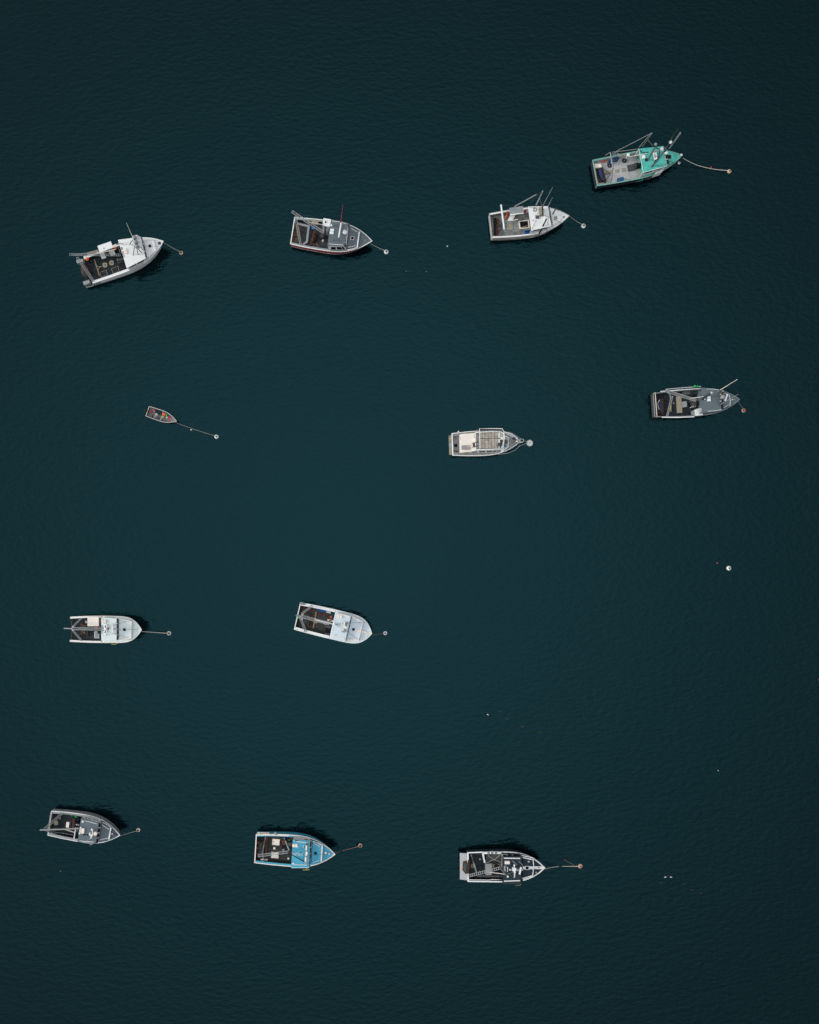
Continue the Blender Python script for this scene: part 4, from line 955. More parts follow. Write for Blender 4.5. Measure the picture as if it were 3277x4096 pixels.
b.prism('horn_box', 'hole', b.rect(724, 322, 20, 28), 3.3, 2.9)
b.strip('radar_scanner', 'white', [(784, 270), (790, 378)], 3.6, .22, .14)
b.strip('radar_arm', 'white', [(735, 324), (810, 326)], 3.35, .22, .2)
b.part('roof_hatch', 'cream', lambda bm: [a_prism(bm, b.Q(b.rect(636, 200, 36, 46), 3.12), 2.9, .03), a_prism(bm, b.Q(b.rect(674, 204, 38, 48), 3.12), 2.9, .03)])
b.txt('registration_number', 'ink', '124', 634, 288, 2.9, 24, (0, 1), sx=.95)
b.txt('registration_number', 'ink', '017', 634, 364, 2.9, 24, (0, 1), sx=.95)
b.tubes('stay', 'steel', [[(715, 360, 3.6), (1090, 478, 2.0)], [(712, 290, 3.6), (1095, 185, 2.0)], [(810, 326, 3.4), (1145, 330, 2.1)]], .016)
w_ = b.part('winch', 'steel_dark', lambda bm: [a_tube(bm, b.Q([(575, 365, 1.0), (608, 365, 1.0)]), .28, 12), a_prism(bm, b.Q(b.rect(592, 365, 30, 40), .8), .42)])
b.prism('sorting_tray', 'steel', [(585, 140), (612, 140), (612, 320), (585, 320)], 1.3, 1.2)
b.tubes('boarding_rail', 'rope_yellow', [[(772, 555, 1.2), (835, 552, 1.2), (862, 532, 1.4)]], .04)
b.tote(b.rect(546, 300, 46, 22, -5), .9, .4, 'oil', 'orange-brown box under the ladder boom of the pale mint boat')
b.dredge(((412, 262), (410, 422)), [(340, 250), (405, 258), (402, 418), (350, 392)], .45, 'scallop drag with bluish bag under the ladder boom of the pale mint boat', 'teal_net', (520, 345), 24)
b.thing('rubber_mat', 'rust', 'brown strip lying behind the bluish drag of the pale mint boat', 'mat', lambda bm: a_prism(bm, b.Q([(304, 235), (340, 235), (342, 412), (310, 412)], .52), .455))
buoy(v, 1632, 388, 31, 'white ringed mooring buoy with dark red middle ahead of the pale mint boat', 'red', 'cream', 'rust', .6)
mooring(v, [(1222, 360, 1.7), (1300, 365, 1.0), (1450, 376, .6), (1612, 386, .55)], 'straight white rope from the pale mint bow to its buoy', .05)

# ================================================================== 9: pale blue decked boat
v = View(1150, 2380, 420)
b = Boat(v, (160, 345), (1387, 634), 240, 1.25, 2.0, .93, 5.6, label='white-hulled fishing boat with pale blue decks and cream cross stripes on its bow')
b.hull('white', 'floor_brown', side='white', fore='pale_blue', rail='white', tc=.47, ww=.36, rail_w=.10)
hs = b.house([(822, 290), (1045, 345), (950, 768), (722, 728)], 2.9, 'pale_blue', 'white', front=((1055, 348), (962, 762)), zw=2.3, n=6, wide=.9)
b.trunk([(1062, 352), (1236, 440), (1162, 746), (970, 748)], 2.3, 'pale_blue', (1085, 565), 44, 'pale_blue', ang=13)
b.strip('toe_rail', 'cream', [(1056, 350), (1235, 441), (1203, 595), (1162, 745), (965, 748)], 2.36, .14)
b.strip('deck_stripe', 'cream', [(1110, 575), (1205, 596)], 2.35, .30)
b.strip('deck_stripe', 'cream', [(1210, 597), (1300, 618), (1372, 632)], 2.06, .26)
b.strip('handrail', 'cream', [(1070, 378), (1140, 408), (1230, 446)], 2.44, .10)
b.strip('handrail', 'cream', [(985, 725), (1150, 722)], 2.44, .10)
b.strip('handrail', 'cream', [(835, 312), (930, 330), (1022, 357)], 2.96, .13)
b.strip('handrail', 'cream', [(745, 686), (840, 702), (937, 720)], 2.96, .12)
b.part('roof_hatch', 'cream', lambda bm: [a_prism(bm, b.Q(b.rect(834, 350, 40, 52, 10), 3.12), 2.9, .03), a_prism(bm, b.Q(b.rect(877, 360, 40, 52, 10), 3.12), 2.9, .03)])
b.prism('roof_vent', 'cream', b.rect(770, 657, 36, 16, 10), 3.05, 2.9)
b.part('floodlight_board', 'grey_light', lambda bm: [a_prism(bm, b.Q([(928, 435), (990, 455), (978, 512), (922, 495)], 3.3), 3.1, .02), a_prism(bm, b.Q([(905, 560), (968, 580), (945, 622), (888, 605)], 3.3), 3.1, .02)])
b.tubes('board_leg', 'steel', [[(955, 475, 3.1), (955, 476, 2.9)], [(925, 592, 3.1), (925, 593, 2.9)]], .06)
b.strip('radar_scanner', 'white', [(940, 440), (928, 520)], 3.7, .2, .12)
b.tubes('mast_bar', 'white', [[(893, 458, 3.6), (902, 520, 3.6)], [(875, 512, 3.5), (960, 530, 3.5)], [(890, 530, 3.4), (868, 565, 3.3)], [(925, 540, 3.4), (918, 585, 3.3)], [(928, 480, 3.55), (905, 590, 3.3)]], .06)
r_ = b.drum('radar_dome', 'cream', 962, 535, 3.8, 22, .3)
b.tube('dome_post', 'alu_dull', [(962, 535, 3.5), (961, 537, 2.9)], .06, r_)
b.tubes('stay', 'steel', [[(790, 485, 3.2), (980, 462, 3.6), (1275, 450, 2.1)], [(795, 490, 3.2), (950, 580, 3.4), (1200, 752, 2.1)], [(790, 487, 3.2), (910, 510, 3.5)]], .018)
b.part('bow_rope_eye', 'rope', lambda bm: a_tube(bm, b.Q([(1290, 615, 2.12), (1310, 612, 2.12), (1318, 630, 2.12), (1345, 655, 2.1)]), .03, 5))
b.prism('bow_cleat', 'cream', b.rect(1296, 682, 26, 14, -30), 2.1, 1.95)
b.truss('boom', 'alu', (225, 350, 4.5), (690, 470, 3.3), .34, 24)
b.tube('boom', 'white', [(455, 405, 4.0), (770, 482, 3.1)], .09)
b.tube('boom_tip', 'alu_dull', [(140, 335, 4.7), (250, 355, 4.5)], .12)
b.truss('gallows_leg', 'alu', (240, 305, 4.4), (402, 182, 1.3), .26, 14)
b.truss('gallows_leg', 'alu', (215, 378, 4.4), (302, 602, 1.3), .26, 15)
b.tubes('gallows_link', 'cream', [[(260, 310, 4.4), (240, 410, 4.2)], [(205, 350, 4.5), (240, 318, 4.4)], [(205, 350, 4.5), (215, 380, 4.4)]], .05)
b.drum('boom_heel', 'cream', 772, 478, 3.3, 18, .35)
b.prism('stern_roller', 'steel', b.rect(250, 148, 80, 20, 6), 1.4, 1.25)
b.part('scupper', 'steel', lambda bm: [a_prism(bm, b.Q(b.rect(*q, 14, 12, 13), 1.27), 1.22) for q in ((535, 200), (637, 222), (742, 246), (795, 260), (163, 566), (275, 600), (382, 630), (490, 660), (602, 690))])
b.part('hauler_tray', 'cream', lambda bm: a_ring(bm, b.Q([(662, 397), (756, 420), (750, 445), (658, 425)], 1.3), .10, .3))
w_ = b.part('winch', 'steel', lambda bm: [a_tube(bm, b.Q([(650, 515, 1.0), (705, 525, 1.0)]), .25, 12), a_prism(bm, b.Q([(625, 492), (740, 515), (735, 550), (620, 528)], .85), .42)])
b.prism('companionway', 'hole', [(632, 545), (735, 565), (715, 640), (618, 618)], .50, .43)
b.prism('deck_patch', 'weathered', [(610, 618), (722, 640), (718, 690), (625, 668)], .47, .43)
cr = 'blue crates along the rail of the pale blue decked boat'
b.crate([(492, 218), (566, 232), (560, 275), (488, 260)], 1.15, .45, 'blue_box', 'blue crate nearer the stern in the pair of the pale blue decked boat', group=cr)
b.crate([(572, 235), (642, 246), (640, 290), (567, 275)], 1.15, .45, 'blue_box', 'blue crate beside the white buckets on the pale blue decked boat', group=cr)
b.can(660, 277, 1.1, 21, .5, 'white', 'white bucket touching the blue crate', 'bucket', 'bucket')
b.can(692, 283, 1.1, 21, .5, 'white', 'second white bucket, farther from the blue crates', 'bucket', 'bucket')
b.can(712, 368, .95, 24, .5, 'oil', 'red-rimmed tub with a white lid inside on the brown deck', 'tub', 'tub')
b.buoyball(714, 360, 1.1, 13, 'cream', 'cream float sitting in the red-rimmed tub', 'float', 'float')
b.can(738, 312, 1.0, 26, .6, 'teal_net', 'dark round barrel by the wheelhouse of the pale blue decked boat')
b.plank((475, 278), (425, 545), 20, .55, 'wood', 'long tan plank crossing the brown deck of the pale blue decked boat')
b.dredge(((368, 320), (338, 500)), [(245, 300), (320, 275), (372, 320), (335, 502), (235, 490), (200, 440)], .42, 'brown framed drag with mossy bag under the boom of the pale blue decked boat', 'green_net', None, 24)
b.line([(225, 180, .6), (300, 215, .6), (380, 248, .6), (480, 272, .6)], .03, 'maroon', 'dark red hose along the far side of the brown deck')
b.line([(520, 295, .5), (560, 330, .5), (600, 330, .5), (640, 295, .5)], .03, 'maroon', 'dark red hose loop below the blue crates')
b.part('bait_frame', 'blue_box', lambda bm: a_ring(bm, b.Q([(572, 635), (645, 652), (640, 668), (568, 652)], .6), .03, .08))
b.coil(465, 430, .5, 36, 'rope', 'pale rope coil on the plank end under the boom', 3)
b.coil(625, 455, .5, 34, 'rope', 'pale rope coil beside the winch of the pale blue decked boat', 3)
b.buoyball(187, 373, 1.4, 13, 'green', 'small green float hanging at the stern gallows', 'float', 'float')
buoy(v, 1607, 628, 33, 'clean white mooring buoy ahead of the pale blue decked boat', 'white')
mooring(v, [(1378, 660, 1.7), (1430, 655, 1.0), (1500, 644, .6), (1582, 632, .5)], 'thin brownish line from the pale blue bow to the clean white buoy', .03, 'rope_brown')

# ================================================================== 10: grey boat, lower left
v = View(140, 3210, 440)
b = Boat(v, (230, 322), (1335, 515), 212, 1.2, 2.0, .88, 2.5, label='grey-roofed fishing boat with black bow-tie vent and white posts on its work deck')
b.hull('grey_light', 'black', side='alu_dull', fore='grey', rail='white', tc=.46, ww=.32, rail_w=.085)
hs = b.house([(722, 248), (1005, 312), (955, 645), (668, 620)], 2.9, 'grey', 'white', front=((1046, 318), (994, 632)), zw=2.25, n=4, wide=.84, tall=.8)
b.panes((726, 252, 2.8), (1000, 306, 2.8), (758, 230, 1.9), (1042, 300, 1.9), 4, 'white', hs, 'side_screen', tall=.6)
b.trunk([(1052, 325), (1195, 395), (1160, 580), (1005, 628)], 2.25, 'grey')
b.part('port_light', 'hole', lambda bm: [a_prism(bm, b.Q([(1064, 316+0), (1108, 334), (1106, 342), (1062, 324)], 2.0), 1.9), a_prism(bm, b.Q([(1128, 350), (1164, 374), (1160, 384), (1124, 360)], 2.0), 1.9)])
b.strip('toe_rail', 'white', [(1192, 397), (1176, 490), (1158, 580)], 2.31, .17)
b.strip('toe_rail', 'white', [(1060, 312), (1130, 345), (1195, 398)], 2.2, .06)
b.strip('handrail', 'white', [(1060, 355), (1158, 420)], 2.33, .06)
b.strip('handrail', 'white', [(1025, 585), (1138, 558)], 2.33, .06)
b.strip('handrail', 'white', [(755, 285), (865, 305), (970, 337)], 2.96, .06)
b.strip('handrail', 'white', [(700, 602), (925, 620)], 2.96, .07)
b.prism('roof_hatch', 'cream', [(722, 405), (775, 408), (768, 490), (716, 485)], 3.1, 2.9, bevel=.03)
b.part('lamp_row', 'white', lambda bm: [a_prism(bm, b.Q(b.rect(716-i*4, 395+i*24, 26, 18, 8), 3.15), 2.9, .02) for i in range(5)])
b.ballp('roof_light', 'cream', 752, 300, 3.0, 18, .5)
b.part('bow_tie_vent', 'ink', lambda bm: [a_prism(bm, b.Q([(757, 490), (797, 508), (757, 524)], 2.98), 2.9), a_prism(bm, b.Q([(840, 492), (797, 508), (838, 524)], 2.98), 2.9)])
b.tube('radar_mast', 'white', [(888, 415, 3.6), (905, 445, 3.7), (910, 490, 3.7), (880, 560, 3.5)], .09)
b.tubes('mast_leg', 'alu_dull', [[(890, 418, 3.6), (870, 450, 2.9)], [(880, 558, 3.5), (822, 598, 2.9)], [(905, 470, 3.6), (905, 472, 2.9)]], .035)
b.part('floodlight', 'white', lambda bm: [a_prism(bm, b.Q([(845, 480), (870, 476), (872, 515), (848, 522)], 3.3), 2.9, .02), a_prism(bm, b.Q([(872, 505), (892, 500), (888, 545), (870, 548)], 3.7), 3.5, .02), a_prism(bm, b.Q(b.rect(893, 428, 24, 30, 20), 3.8), 3.6, .02)])
r_ = b.drum('radar_dome', 'cream', 945, 492, 3.7, 29, .28)
b.tube('dome_post', 'alu_dull', [(945, 492, 3.4), (944, 491, 2.9)], .07, r_)
b.ballp('bow_cleat', 'white', 1212, 492, 2.1, 13, .5)
b.part('anchor', 'steel', lambda bm: [a_tube(bm, b.Q([(1240, 498, 2.0), (1290, 512, 2.0)]), .06, 6), a_tube(bm, b.Q([(1262, 488, 2.0), (1255, 518, 2.0)]), .06, 6)])
b.tube('boom', 'alu', [(78, 430, 4.6), (400, 420, 3.9), (690, 405, 3.1)], .10)
b.truss('gallows_leg', 'alu', (155, 412, 4.3), (432, 165, 1.25), .26, 16)
b.tube('gallows_leg', 'alu_dull', [(150, 430, 4.3), (250, 470, 2.6), (335, 500, 1.25)], .09)
b.tube('hauler_post', 'white', [(640, 395, 3.0), (615, 572, 1.6)], .08)
b.tube('boom_brace', 'cream', [(478, 422, 3.4), (622, 468, 2.4)], .07)
b.tubes('stay', 'alu_dull', [[(250, 455, 3.0), (420, 480, 2.0), (610, 512, 1.5)], [(620, 490, 2.0), (680, 425, 2.9)]], .03)
b.prism('deck_hatch', 'tan', [(305, 285), (360, 285), (365, 350), (320, 358), (292, 340)], .47, .42)
b.tote([(495, 306), (542, 310), (528, 398), (484, 390)], .8, .36, 'cream', 'white lidded box on the black deck beside the blue bagged drag')
b.dredge(((612, 252), (600, 425)), [(560, 275), (588, 262), (588, 480), (562, 482), (545, 420), (545, 330)], .42, 'slim blue bagged drag with dark brown frame on the bow-tie vent boat', 'blue_net', None, 44)
b.part('seat_box', 'steel_dark', lambda bm: [a_prism(bm, b.Q([(645, 318), (700, 325), (695, 345), (642, 340)], 1.2), .42), a_prism(bm, b.Q([(645, 350), (695, 356), (692, 375), (640, 370)], 1.2), .42)])
b.part('bench_edge', 'alu', lambda bm: a_strip(bm, b.Q([(640, 345), (696, 356)], 1.25), .1, .05))
gn = 'green nets along the far rail of the bow-tie vent boat'
b.thing('green_net_heap', 'green', 'small green net heap on the far rail side, nearer the stern', 'net', lambda bm: a_lump(bm, b.Q([(552, 200), (590, 196), (600, 208), (575, 215)], 1.1), .25, 4, .6), gn, True)
b.thing('green_net_heap', 'green', 'larger green net heap on the far rail side, nearer the wheelhouse', 'net', lambda bm: a_lump(bm, b.Q([(618, 210), (655, 204), (685, 222), (655, 238), (630, 228)], 1.1), .3, 4, .6), gn, True)
b.can(392, 248, .7, 12, .28, 'lino', 'small tan pot on the black deck under the gallows leg', 'pot', 'pot')
b.thing('oilskin_pile', 'blue_net', 'dark blue oilskins piled behind the grey wheelhouse', 'oilskins', lambda bm: a_lump(bm, b.Q([(668, 240), (705, 232), (715, 262), (690, 300), (672, 275)], .43), .5, 5, .5), None, True)
b.plank((285, 398), (345, 393), 7, .5, 'wood_dark', 'short dark stick on the black deck of the bow-tie vent boat')
b.part('stern_board', 'tan', lambda bm: a_wall(bm, b.Q([(250, 150), (222, 330), (203, 470)], 1.28), .9, 1.3, .08))
b.part('mirror_arm', 'tan', lambda bm: a_tube(bm, b.Q([(862, 664, 1.6), (905, 655, 1.8)]), .05, 6))
buoy(v, 1615, 438, 30, 'white ringed mooring buoy with brown middle ahead of the bow-tie vent boat', 'maroon', 'cream', 'rust', .6)
mooring(v, [(1338, 524, 1.7), (1400, 505, 1.0), (1490, 475, .6), (1595, 446, .5)], 'thin white line from the grey bow to the brown-centred buoy lower left', .03)

# ================================================================== 11: bright blue boat
v = View(990, 3290, 480)
b = Boat(v, (112, 374), (1262, 458), 222, 1.25, 2.0, .90, 2.6, label='bright blue fishing boat with white trim and two pale hatches on its work deck')
b.hull('blue', 'floor_brown', side='blue', fore='blue', rail='cream', tc=.47, ww=.30, rail_w=.11, transom=True)
hs = b.house([(652, 245), (900, 264), (885, 655), (628, 655)], 3.0, 'blue', 'white', front=((930, 262), (906, 612)), zw=2.3, n=4, wide=.86)
b.panes((655, 250, 2.85), (895, 268, 2.85), (660, 215, 1.9), (925, 262, 1.9), 4, 'cream', hs, 'side_screen', tall=.7)
b.trunk([(938, 275), (1078, 325), (1060, 560), (918, 606)], 2.3, 'blue', (978, 442), 38, 'blue')
b.strip('toe_rail', 'cream', [(940, 272), (1010, 295), (1078, 326)], 2.35, .10)
b.strip('toe_rail', 'cream', [(1076, 322), (1070, 440), (1060, 562)], 2.35, .17)
b.strip('handrail', 'cream', [(950, 297), (1045, 345)], 2.38, .07)
b.strip('handrail', 'cream', [(938, 580), (1030, 545)], 2.38, .06)
b.strip('handrail', 'cream', [(665, 268), (770, 280), (870, 297)], 3.06, .09)
b.strip('handrail', 'cream', [(645, 607), (855, 611)], 3.06, .07)
b.strip('roof_edge', 'pale_blue', [(632, 650), (884, 650)], 3.04, .08)
b.part('roof_hatch', 'cream', lambda bm: [a_prism(bm, b.Q(b.rect(664, 334, 38, 46), 3.16), 3.0, .03), a_prism(bm, b.Q(b.rect(703, 336, 36, 46), 3.16), 3.0, .03)])
b.part('light_beam', 'grey_light', lambda bm: a_strip(bm, b.Q([(852, 302), (845, 440), (834, 600)], 3.7), .30, .14))
b.tubes('beam_leg', 'alu_dull', [[(850, 312, 3.6), (850, 312, 3.0)], [(835, 590, 3.6), (835, 590, 3.0)]], .06)
b.part('floodlight', 'cream', lambda bm: [a_prism(bm, b.Q(p, 3.85), 3.7, .02) for p in ([(838, 330), (860, 330), (856, 400), (836, 400)], [(838, 425), (866, 422), (862, 470), (832, 480)], [(826, 500), (850, 500), (846, 565), (824, 565)])])
b.prism('lamp_box', 'steel', b.rect(852, 315, 30, 18), 3.9, 3.7)
b.txt('boat_lettering', 'white', 'DOYSVA', 720, 458, 3.0, 30, (1, .08), sx=.92)
b.tubes('roof_pole', 'pale_blue', [[(728, 225, 2.6), (730, 360, 3.1)], [(800, 232, 2.6), (805, 362, 3.1)]], .045)
b.part('roof_vent', 'cream', lambda bm: a_prism(bm, b.Q(b.rect(658, 588, 34, 14), 3.12), 3.0, .02))
b.part('antenna_foot', 'steel_dark', lambda bm: a_tube(bm, b.Q([(682, 272, 3.1), (730, 258, 3.2)]), .05, 5))
b.tube('preventer', 'ink', [(612, 448, 3.6), (750, 525, 3.3), (895, 606, 2.6)], .06)
b.tubes('stay', 'steel', [[(615, 440, 3.6), (900, 330, 3.2), (1040, 262, 2.1)], [(612, 445, 3.6), (900, 470, 3.4), (1175, 455, 2.2)], [(740, 440, 3.2), (860, 380, 3.8)]], .018)
b.drum('samson_post', 'white', 1176, 456, 2.25, 12, .3)
b.ballp('bow_light', 'cream', 1128, 438, 2.15, 17, .5)
b.part('bow_cap', 'cream', lambda bm: a_prism(bm, b.Q([(1235, 452), (1258, 452), (1256, 464), (1215, 486)], 2.06), 1.9))
b.truss('boom', 'alu', (158, 478, 4.6), (582, 424, 3.1), .32, 22)
b.tubes('gallows', 'alu_dull', [[(262, 212, 1.3), (238, 330, 3.0), (215, 450, 4.5)], [(215, 470, 4.5), (240, 532, 1.3)]], .09)
b.strip('gallows_foot', 'lino', [(190, 532), (290, 534)], 1.3, .2)
b.tube('davit', 'alu_dull', [(530, 228, 1.3), (548, 270, 2.6), (575, 335, 3.2), (600, 400, 3.4)], .09)
b.tubes('drag_bridle', 'steel_dark', [[(270, 280, .8), (350, 372, .9)], [(275, 445, .8), (350, 378, .9)], [(462, 280, .6), (545, 345, 1.5), (565, 385, 2.5)]], .035)
b.prism('stern_mat', 'black', [(125, 205), (255, 208), (245, 510), (120, 500)], .46, .42)
for q in ([(362, 235), (467, 242), (460, 330), (355, 322)], [(347, 422), (450, 430), (447, 517), (340, 510)]):
    h = b.prism('deck_hatch', 'cream', q, .55, .42, bevel=.015)
    b.part('hatch_ring', 'steel', lambda bm: [a_lathe(bm, b.T(q[0][0]+(14 if q[0][1] < 300 else 92), q[0][1]+42, .55), [(.07, 0), (.07, .02), (0, .025)], 10)], h)
    if q[0][1] > 300: b.part('hatch_ring', 'steel', lambda bm: a_lathe(bm, b.T(350, 470, .55), [(.07, 0), (.07, .02), (0, .025)], 10), h)
b.prism('bait_block', 'cream', b.rect(388, 373, 30, 32, 4), .62, .42, bevel=.02)
w_ = b.part('winch', 'steel_dark', lambda bm: [a_tube(bm, b.Q([(505, 372, 1.05), (575, 368, 1.05)]), .3, 12), a_prism(bm, b.Q(b.rect(535, 380, 80, 60), .8), .42)])
b.ballp('winch_brake', 'alu_dull', 520, 392, 1.3, 16, .8, w_)
b.part('port_locker', 'cream', lambda bm: [a_strip(bm, b.Q([(145, 147), (315, 155)], 1.5), .07, .3), a_strip(bm, b.Q([(130, 180), (360, 182), (600, 192)], 1.4), .12, .15), a_strip(bm, b.Q([(150, 166), (345, 172)], 1.36), .08, .1)])
b.tubes('boarding_rail', 'rope_yellow', [[(795, 684, 1.3), (893, 677, 1.4)], [(850, 680, 1.35), (852, 655, 1.6)]], .05)
b.fender((408, 136, 1.35), (410, 178, 1.25), 20, 'grey_light', 'grey-white fender lying across the far rail of the bright blue boat')
b.can(163, 163, 1.55, 16, .35, 'white', 'round white pot at the far stern corner of the bright blue boat', 'pot', 'pot')
b.plank((281, 215), (262, 512), 24, .66, 'rust', 'wide reddish plank across the deck of the bright blue boat')
b.can(556, 238, 1.2, 24, .7, 'blue_net', 'dark blue barrel behind the wheelhouse of the bright blue boat')
b.thing('green_net_heap', 'green', 'green net bundle between the barrel and the bright blue wheelhouse', 'net', lambda bm: a_lump(bm, b.Q([(592, 232), (612, 228), (616, 252), (596, 260)], .9), .3, 4, .5), None, True)
b.can(630, 230, 1.3, 12, .4, 'red', 'small red can at the corner of the bright blue wheelhouse', 'can', 'can')
b.thing('red_coil', 'oil', 'dull red coil on the deck below the dark blue barrel', 'rope', lambda bm: a_tube(bm, [b.T(525, 286, .55)+Vector((.16*math.cos(a), .22*math.sin(a), .02*a/6)) for a in [2*math.pi*i/10 for i in range(31)]], .05, 5))
b.tote(b.rect(605, 315, 60, 50), 1.1, .6, 'steel', 'grey box against the aft edge of the bright blue roof')
b.buoyball(590, 522, 1.1, 15, 'cream', 'cream ball float on the deck by the starboard rail of the bright blue boat', 'float', 'float')
ob_ = 'orange floats along the drag bag of the bright blue boat'
for q, t in (((150, 290), 'orange float at the far end of the drag bag'), ((150, 373), 'middle orange float of the drag bag'), ((152, 455), 'orange float at the boom end of the drag bag')):
    b.buoyball(*q, .95, 11, 'orange', t+' on the bright blue boat', 'float', 'float', ob_)
b.dredge(((236, 270), (222, 470)), [(158, 278), (225, 270), (215, 470), (160, 466)], .46, 'scallop drag with grey-green mesh on the black stern mat of the bright blue boat', 'green_net', None, 14)
buoy(v, 1622, 338, 29, 'white ringed mooring buoy with dark middle ahead of the bright blue boat', 'maroon', 'stained_cream', 'rust', .66)
mooring(v, [(1252, 446, 1.8), (1285, 438, 1.0), (1312, 424, .1), (1345, 412, -.35), (1378, 402, .08), (1450, 382, .14), (1530, 362, .25), (1602, 344, .5)], 'reddish brown line dipping under water ahead of the bright blue boat', .055, 'rope_brown')

# ================================================================== 12: charcoal boat with thick white trim
v = View(1810, 3370, 560)
b = Boat(v, (186, 302), (1140, 312), 184, 1.25, 2.0, .96, 3.0, label='charcoal-decked fishing boat with thick white trim and a grey stern platform')
b.hull('dark', 'black', side='dark', fore='dark', rail='white', tc=.47, ww=.26, rail_w=.155)
b.prism('stern_platform', 'alu', [(92, 130), (186, 136), (186, 465), (93, 455)], 1.1, .95)
b.part('platform_brace', 'steel', lambda bm: [a_tube(bm, b.Q([(110, y, .95), (188, y, .3)]), .05, 6) for y in (150, 300, 440)])
hs = b.house([(622, 175), (854, 172), (850, 512), (624, 517)], 3.0, 'dark', 'dark', front=((872, 176), (868, 498)), zw=2.3, n=4, fm='dark')
b.panes((628, 178, 2.85), (842, 176, 2.85), (602, 140, 1.9), (858, 156, 1.9), 3, 'white', hs, 'side_screen', tall=.55, wide=.8)
b.trunk([(872, 165), (992, 190), (987, 428), (868, 458)], 2.25, 'dark', (922, 313), 38, 'white')
b.strip('toe_rail', 'white', [(855, 160), (992, 190), (1003, 300), (987, 425), (855, 462)], 2.3, .11)
b.strip('handrail', 'white', [(864, 184), (980, 210)], 2.34, .15)
b.strip('handrail', 'white', [(864, 444), (980, 412)], 2.34, .15)
b.strip('deck_stripe', 'white', [(868, 313), (900, 313)], 2.3, .40)
b.strip('deck_stripe', 'white', [(944, 312), (1000, 312)], 2.3, .40)
b.strip('deck_stripe', 'white', [(1005, 310), (1125, 311)], 2.06, .40)
b.strip('handrail', 'white', [(634, 193), (834, 196)], 3.06, .13)
b.strip('handrail', 'white', [(636, 477), (834, 470)], 3.06, .13)
b.part('roof_hatch', 'cream', lambda bm: [a_prism(bm, b.Q(b.rect(662, 250, 31, 40), 3.16), 3.0, .03), a_prism(bm, b.Q(b.rect(693, 250, 30, 40), 3.16), 3.0, .03)])
b.txt('registration_number', 'white', '10087', 644, 320, 3.0, 20, (0, 1), sx=1.0)
b.prism('radar_box', 'white', b.rect(764, 337, 44, 42, 5), 3.7, 3.2, bevel=.04)
b.tubes('lamp_arm', 'white', [[(762, 272, 3.5), (765, 300, 3.5), (762, 355, 3.6), (768, 400, 3.5), (764, 432, 3.5)]], .07)
b.tubes('mast_foot', 'alu_dull', [[(766, 290, 3.5), (766, 292, 3.0)], [(764, 340, 3.3), (764, 342, 3.0)], [(768, 410, 3.5), (768, 410, 3.0)]], .05)
for q in ((764, 280), (772, 370), (766, 395)): b.ballp('floodlight', 'white', *q, 3.65, 11)
b.prism('radar_gearbox', 'grey_light', b.rect(805, 342, 44, 26, 3), 3.5, 3.0, bevel=.03)
b.strip('radar_scanner', 'white', [(846, 306), (828, 395)], 3.7, .22, .14)
b.strip('nameboard', 'white', [(679, 306), (679, 362)], 3.12, .10)
b.prism('roof_vent', 'white', b.rect(714, 339, 28, 12), 3.2, 3.0)
b.ballp('bow_light', 'white', 862, 338, 3.1, 8)
b.tubes('roof_pole', 'grey_light', [[(668, 152, 2.4), (798, 280, 3.4)], [(737, 152, 2.4), (868, 282, 3.3)]], .045)
b.tubes('stay', 'alu_dull', [[(655, 285, 3.1), (725, 338, 3.4)], [(680, 390, 3.2), (765, 360, 3.5)], [(850, 172, 3.1), (862, 255, 2.4)]], .02)
b.part('deck_ring', 'white', lambda bm: a_ring(bm, b.Q(b.rect(940, 236, 18, 18), 2.33), .06, .05))
b.prism('bow_cleat', 'lino', b.rect(1065, 308, 14, 30), 2.2, 2.0)
b.ballp('deck_fitting', 'lino', 1032, 370, 2.1, 10, .5)
b.truss('boom', 'alu', (196, 412, 4.5), (592, 314, 3.1), .32, 16)
b.tube('derrick', 'steel', [(592, 318, 3.2), (684, 418, 4.0)], .13)
b.ballp('derrick_head', 'cream', 684, 419, 4.25, 12)
b.tube('boom_brace', 'cream', [(455, 366, 3.4), (648, 390, 3.1)], .06)
b.tubes('gallows', 'alu_dull', [[(233, 152, 1.3), (262, 255, 3.2), (302, 378, 4.3)], [(270, 270, 3.4), (285, 310, 3.9)]], .08)
b.tubes('stay', 'alu_dull', [[(230, 405, 3.0), (420, 410, 2.4), (620, 415, 1.8)], [(300, 420, 2.8), (620, 424, 1.8)]], .022)
b.part('hauler_frame', 'white', lambda bm: a_strip(bm, b.Q([(376, 130), (386, 190), (400, 250)], 1.6), .22, 1.1))
b.part('hauler_frame', 'white', lambda bm: a_strip(bm, b.Q([(384, 132), (480, 128), (600, 130)], 1.7), .26, .3))
for x in (447, 492, 538): b.prism('window', 'hole', b.rect(x, 129, 30, 14), 1.72, 1.68)
b.part('fish_bin', 'steel', lambda bm: a_openbox(bm, b.Q([(415, 147), (596, 146), (596, 250), (422, 256)], 1.7), .5))
b.tubes('bin_strap', 'rope', [[(440, 160, 1.72), (515, 212, 1.6), (595, 148, 1.72)], [(425, 250, 1.72), (515, 206, 1.6), (590, 245, 1.72)]], .025)
b.prism('sorting_table', 'alu_dull', [(410, 262), (486, 260), (486, 400), (410, 402)], 1.3, .42, bevel=.02)
b.part('winch_tray', 'tan', lambda bm: a_openbox(bm, b.Q([(488, 265), (596, 264), (592, 326), (490, 328)], 1.0), .3))
b.part('winch', 'steel_dark', lambda bm: a_tube(bm, b.Q([(522, 296, 1.1), (562, 296, 1.1)]), .28, 12))
b.part('aft_bulkhead', 'grey_light', lambda bm: a_wall(bm, b.Q([(612, 160), (612, 320)], 2.0), .45, 2.2, .06))
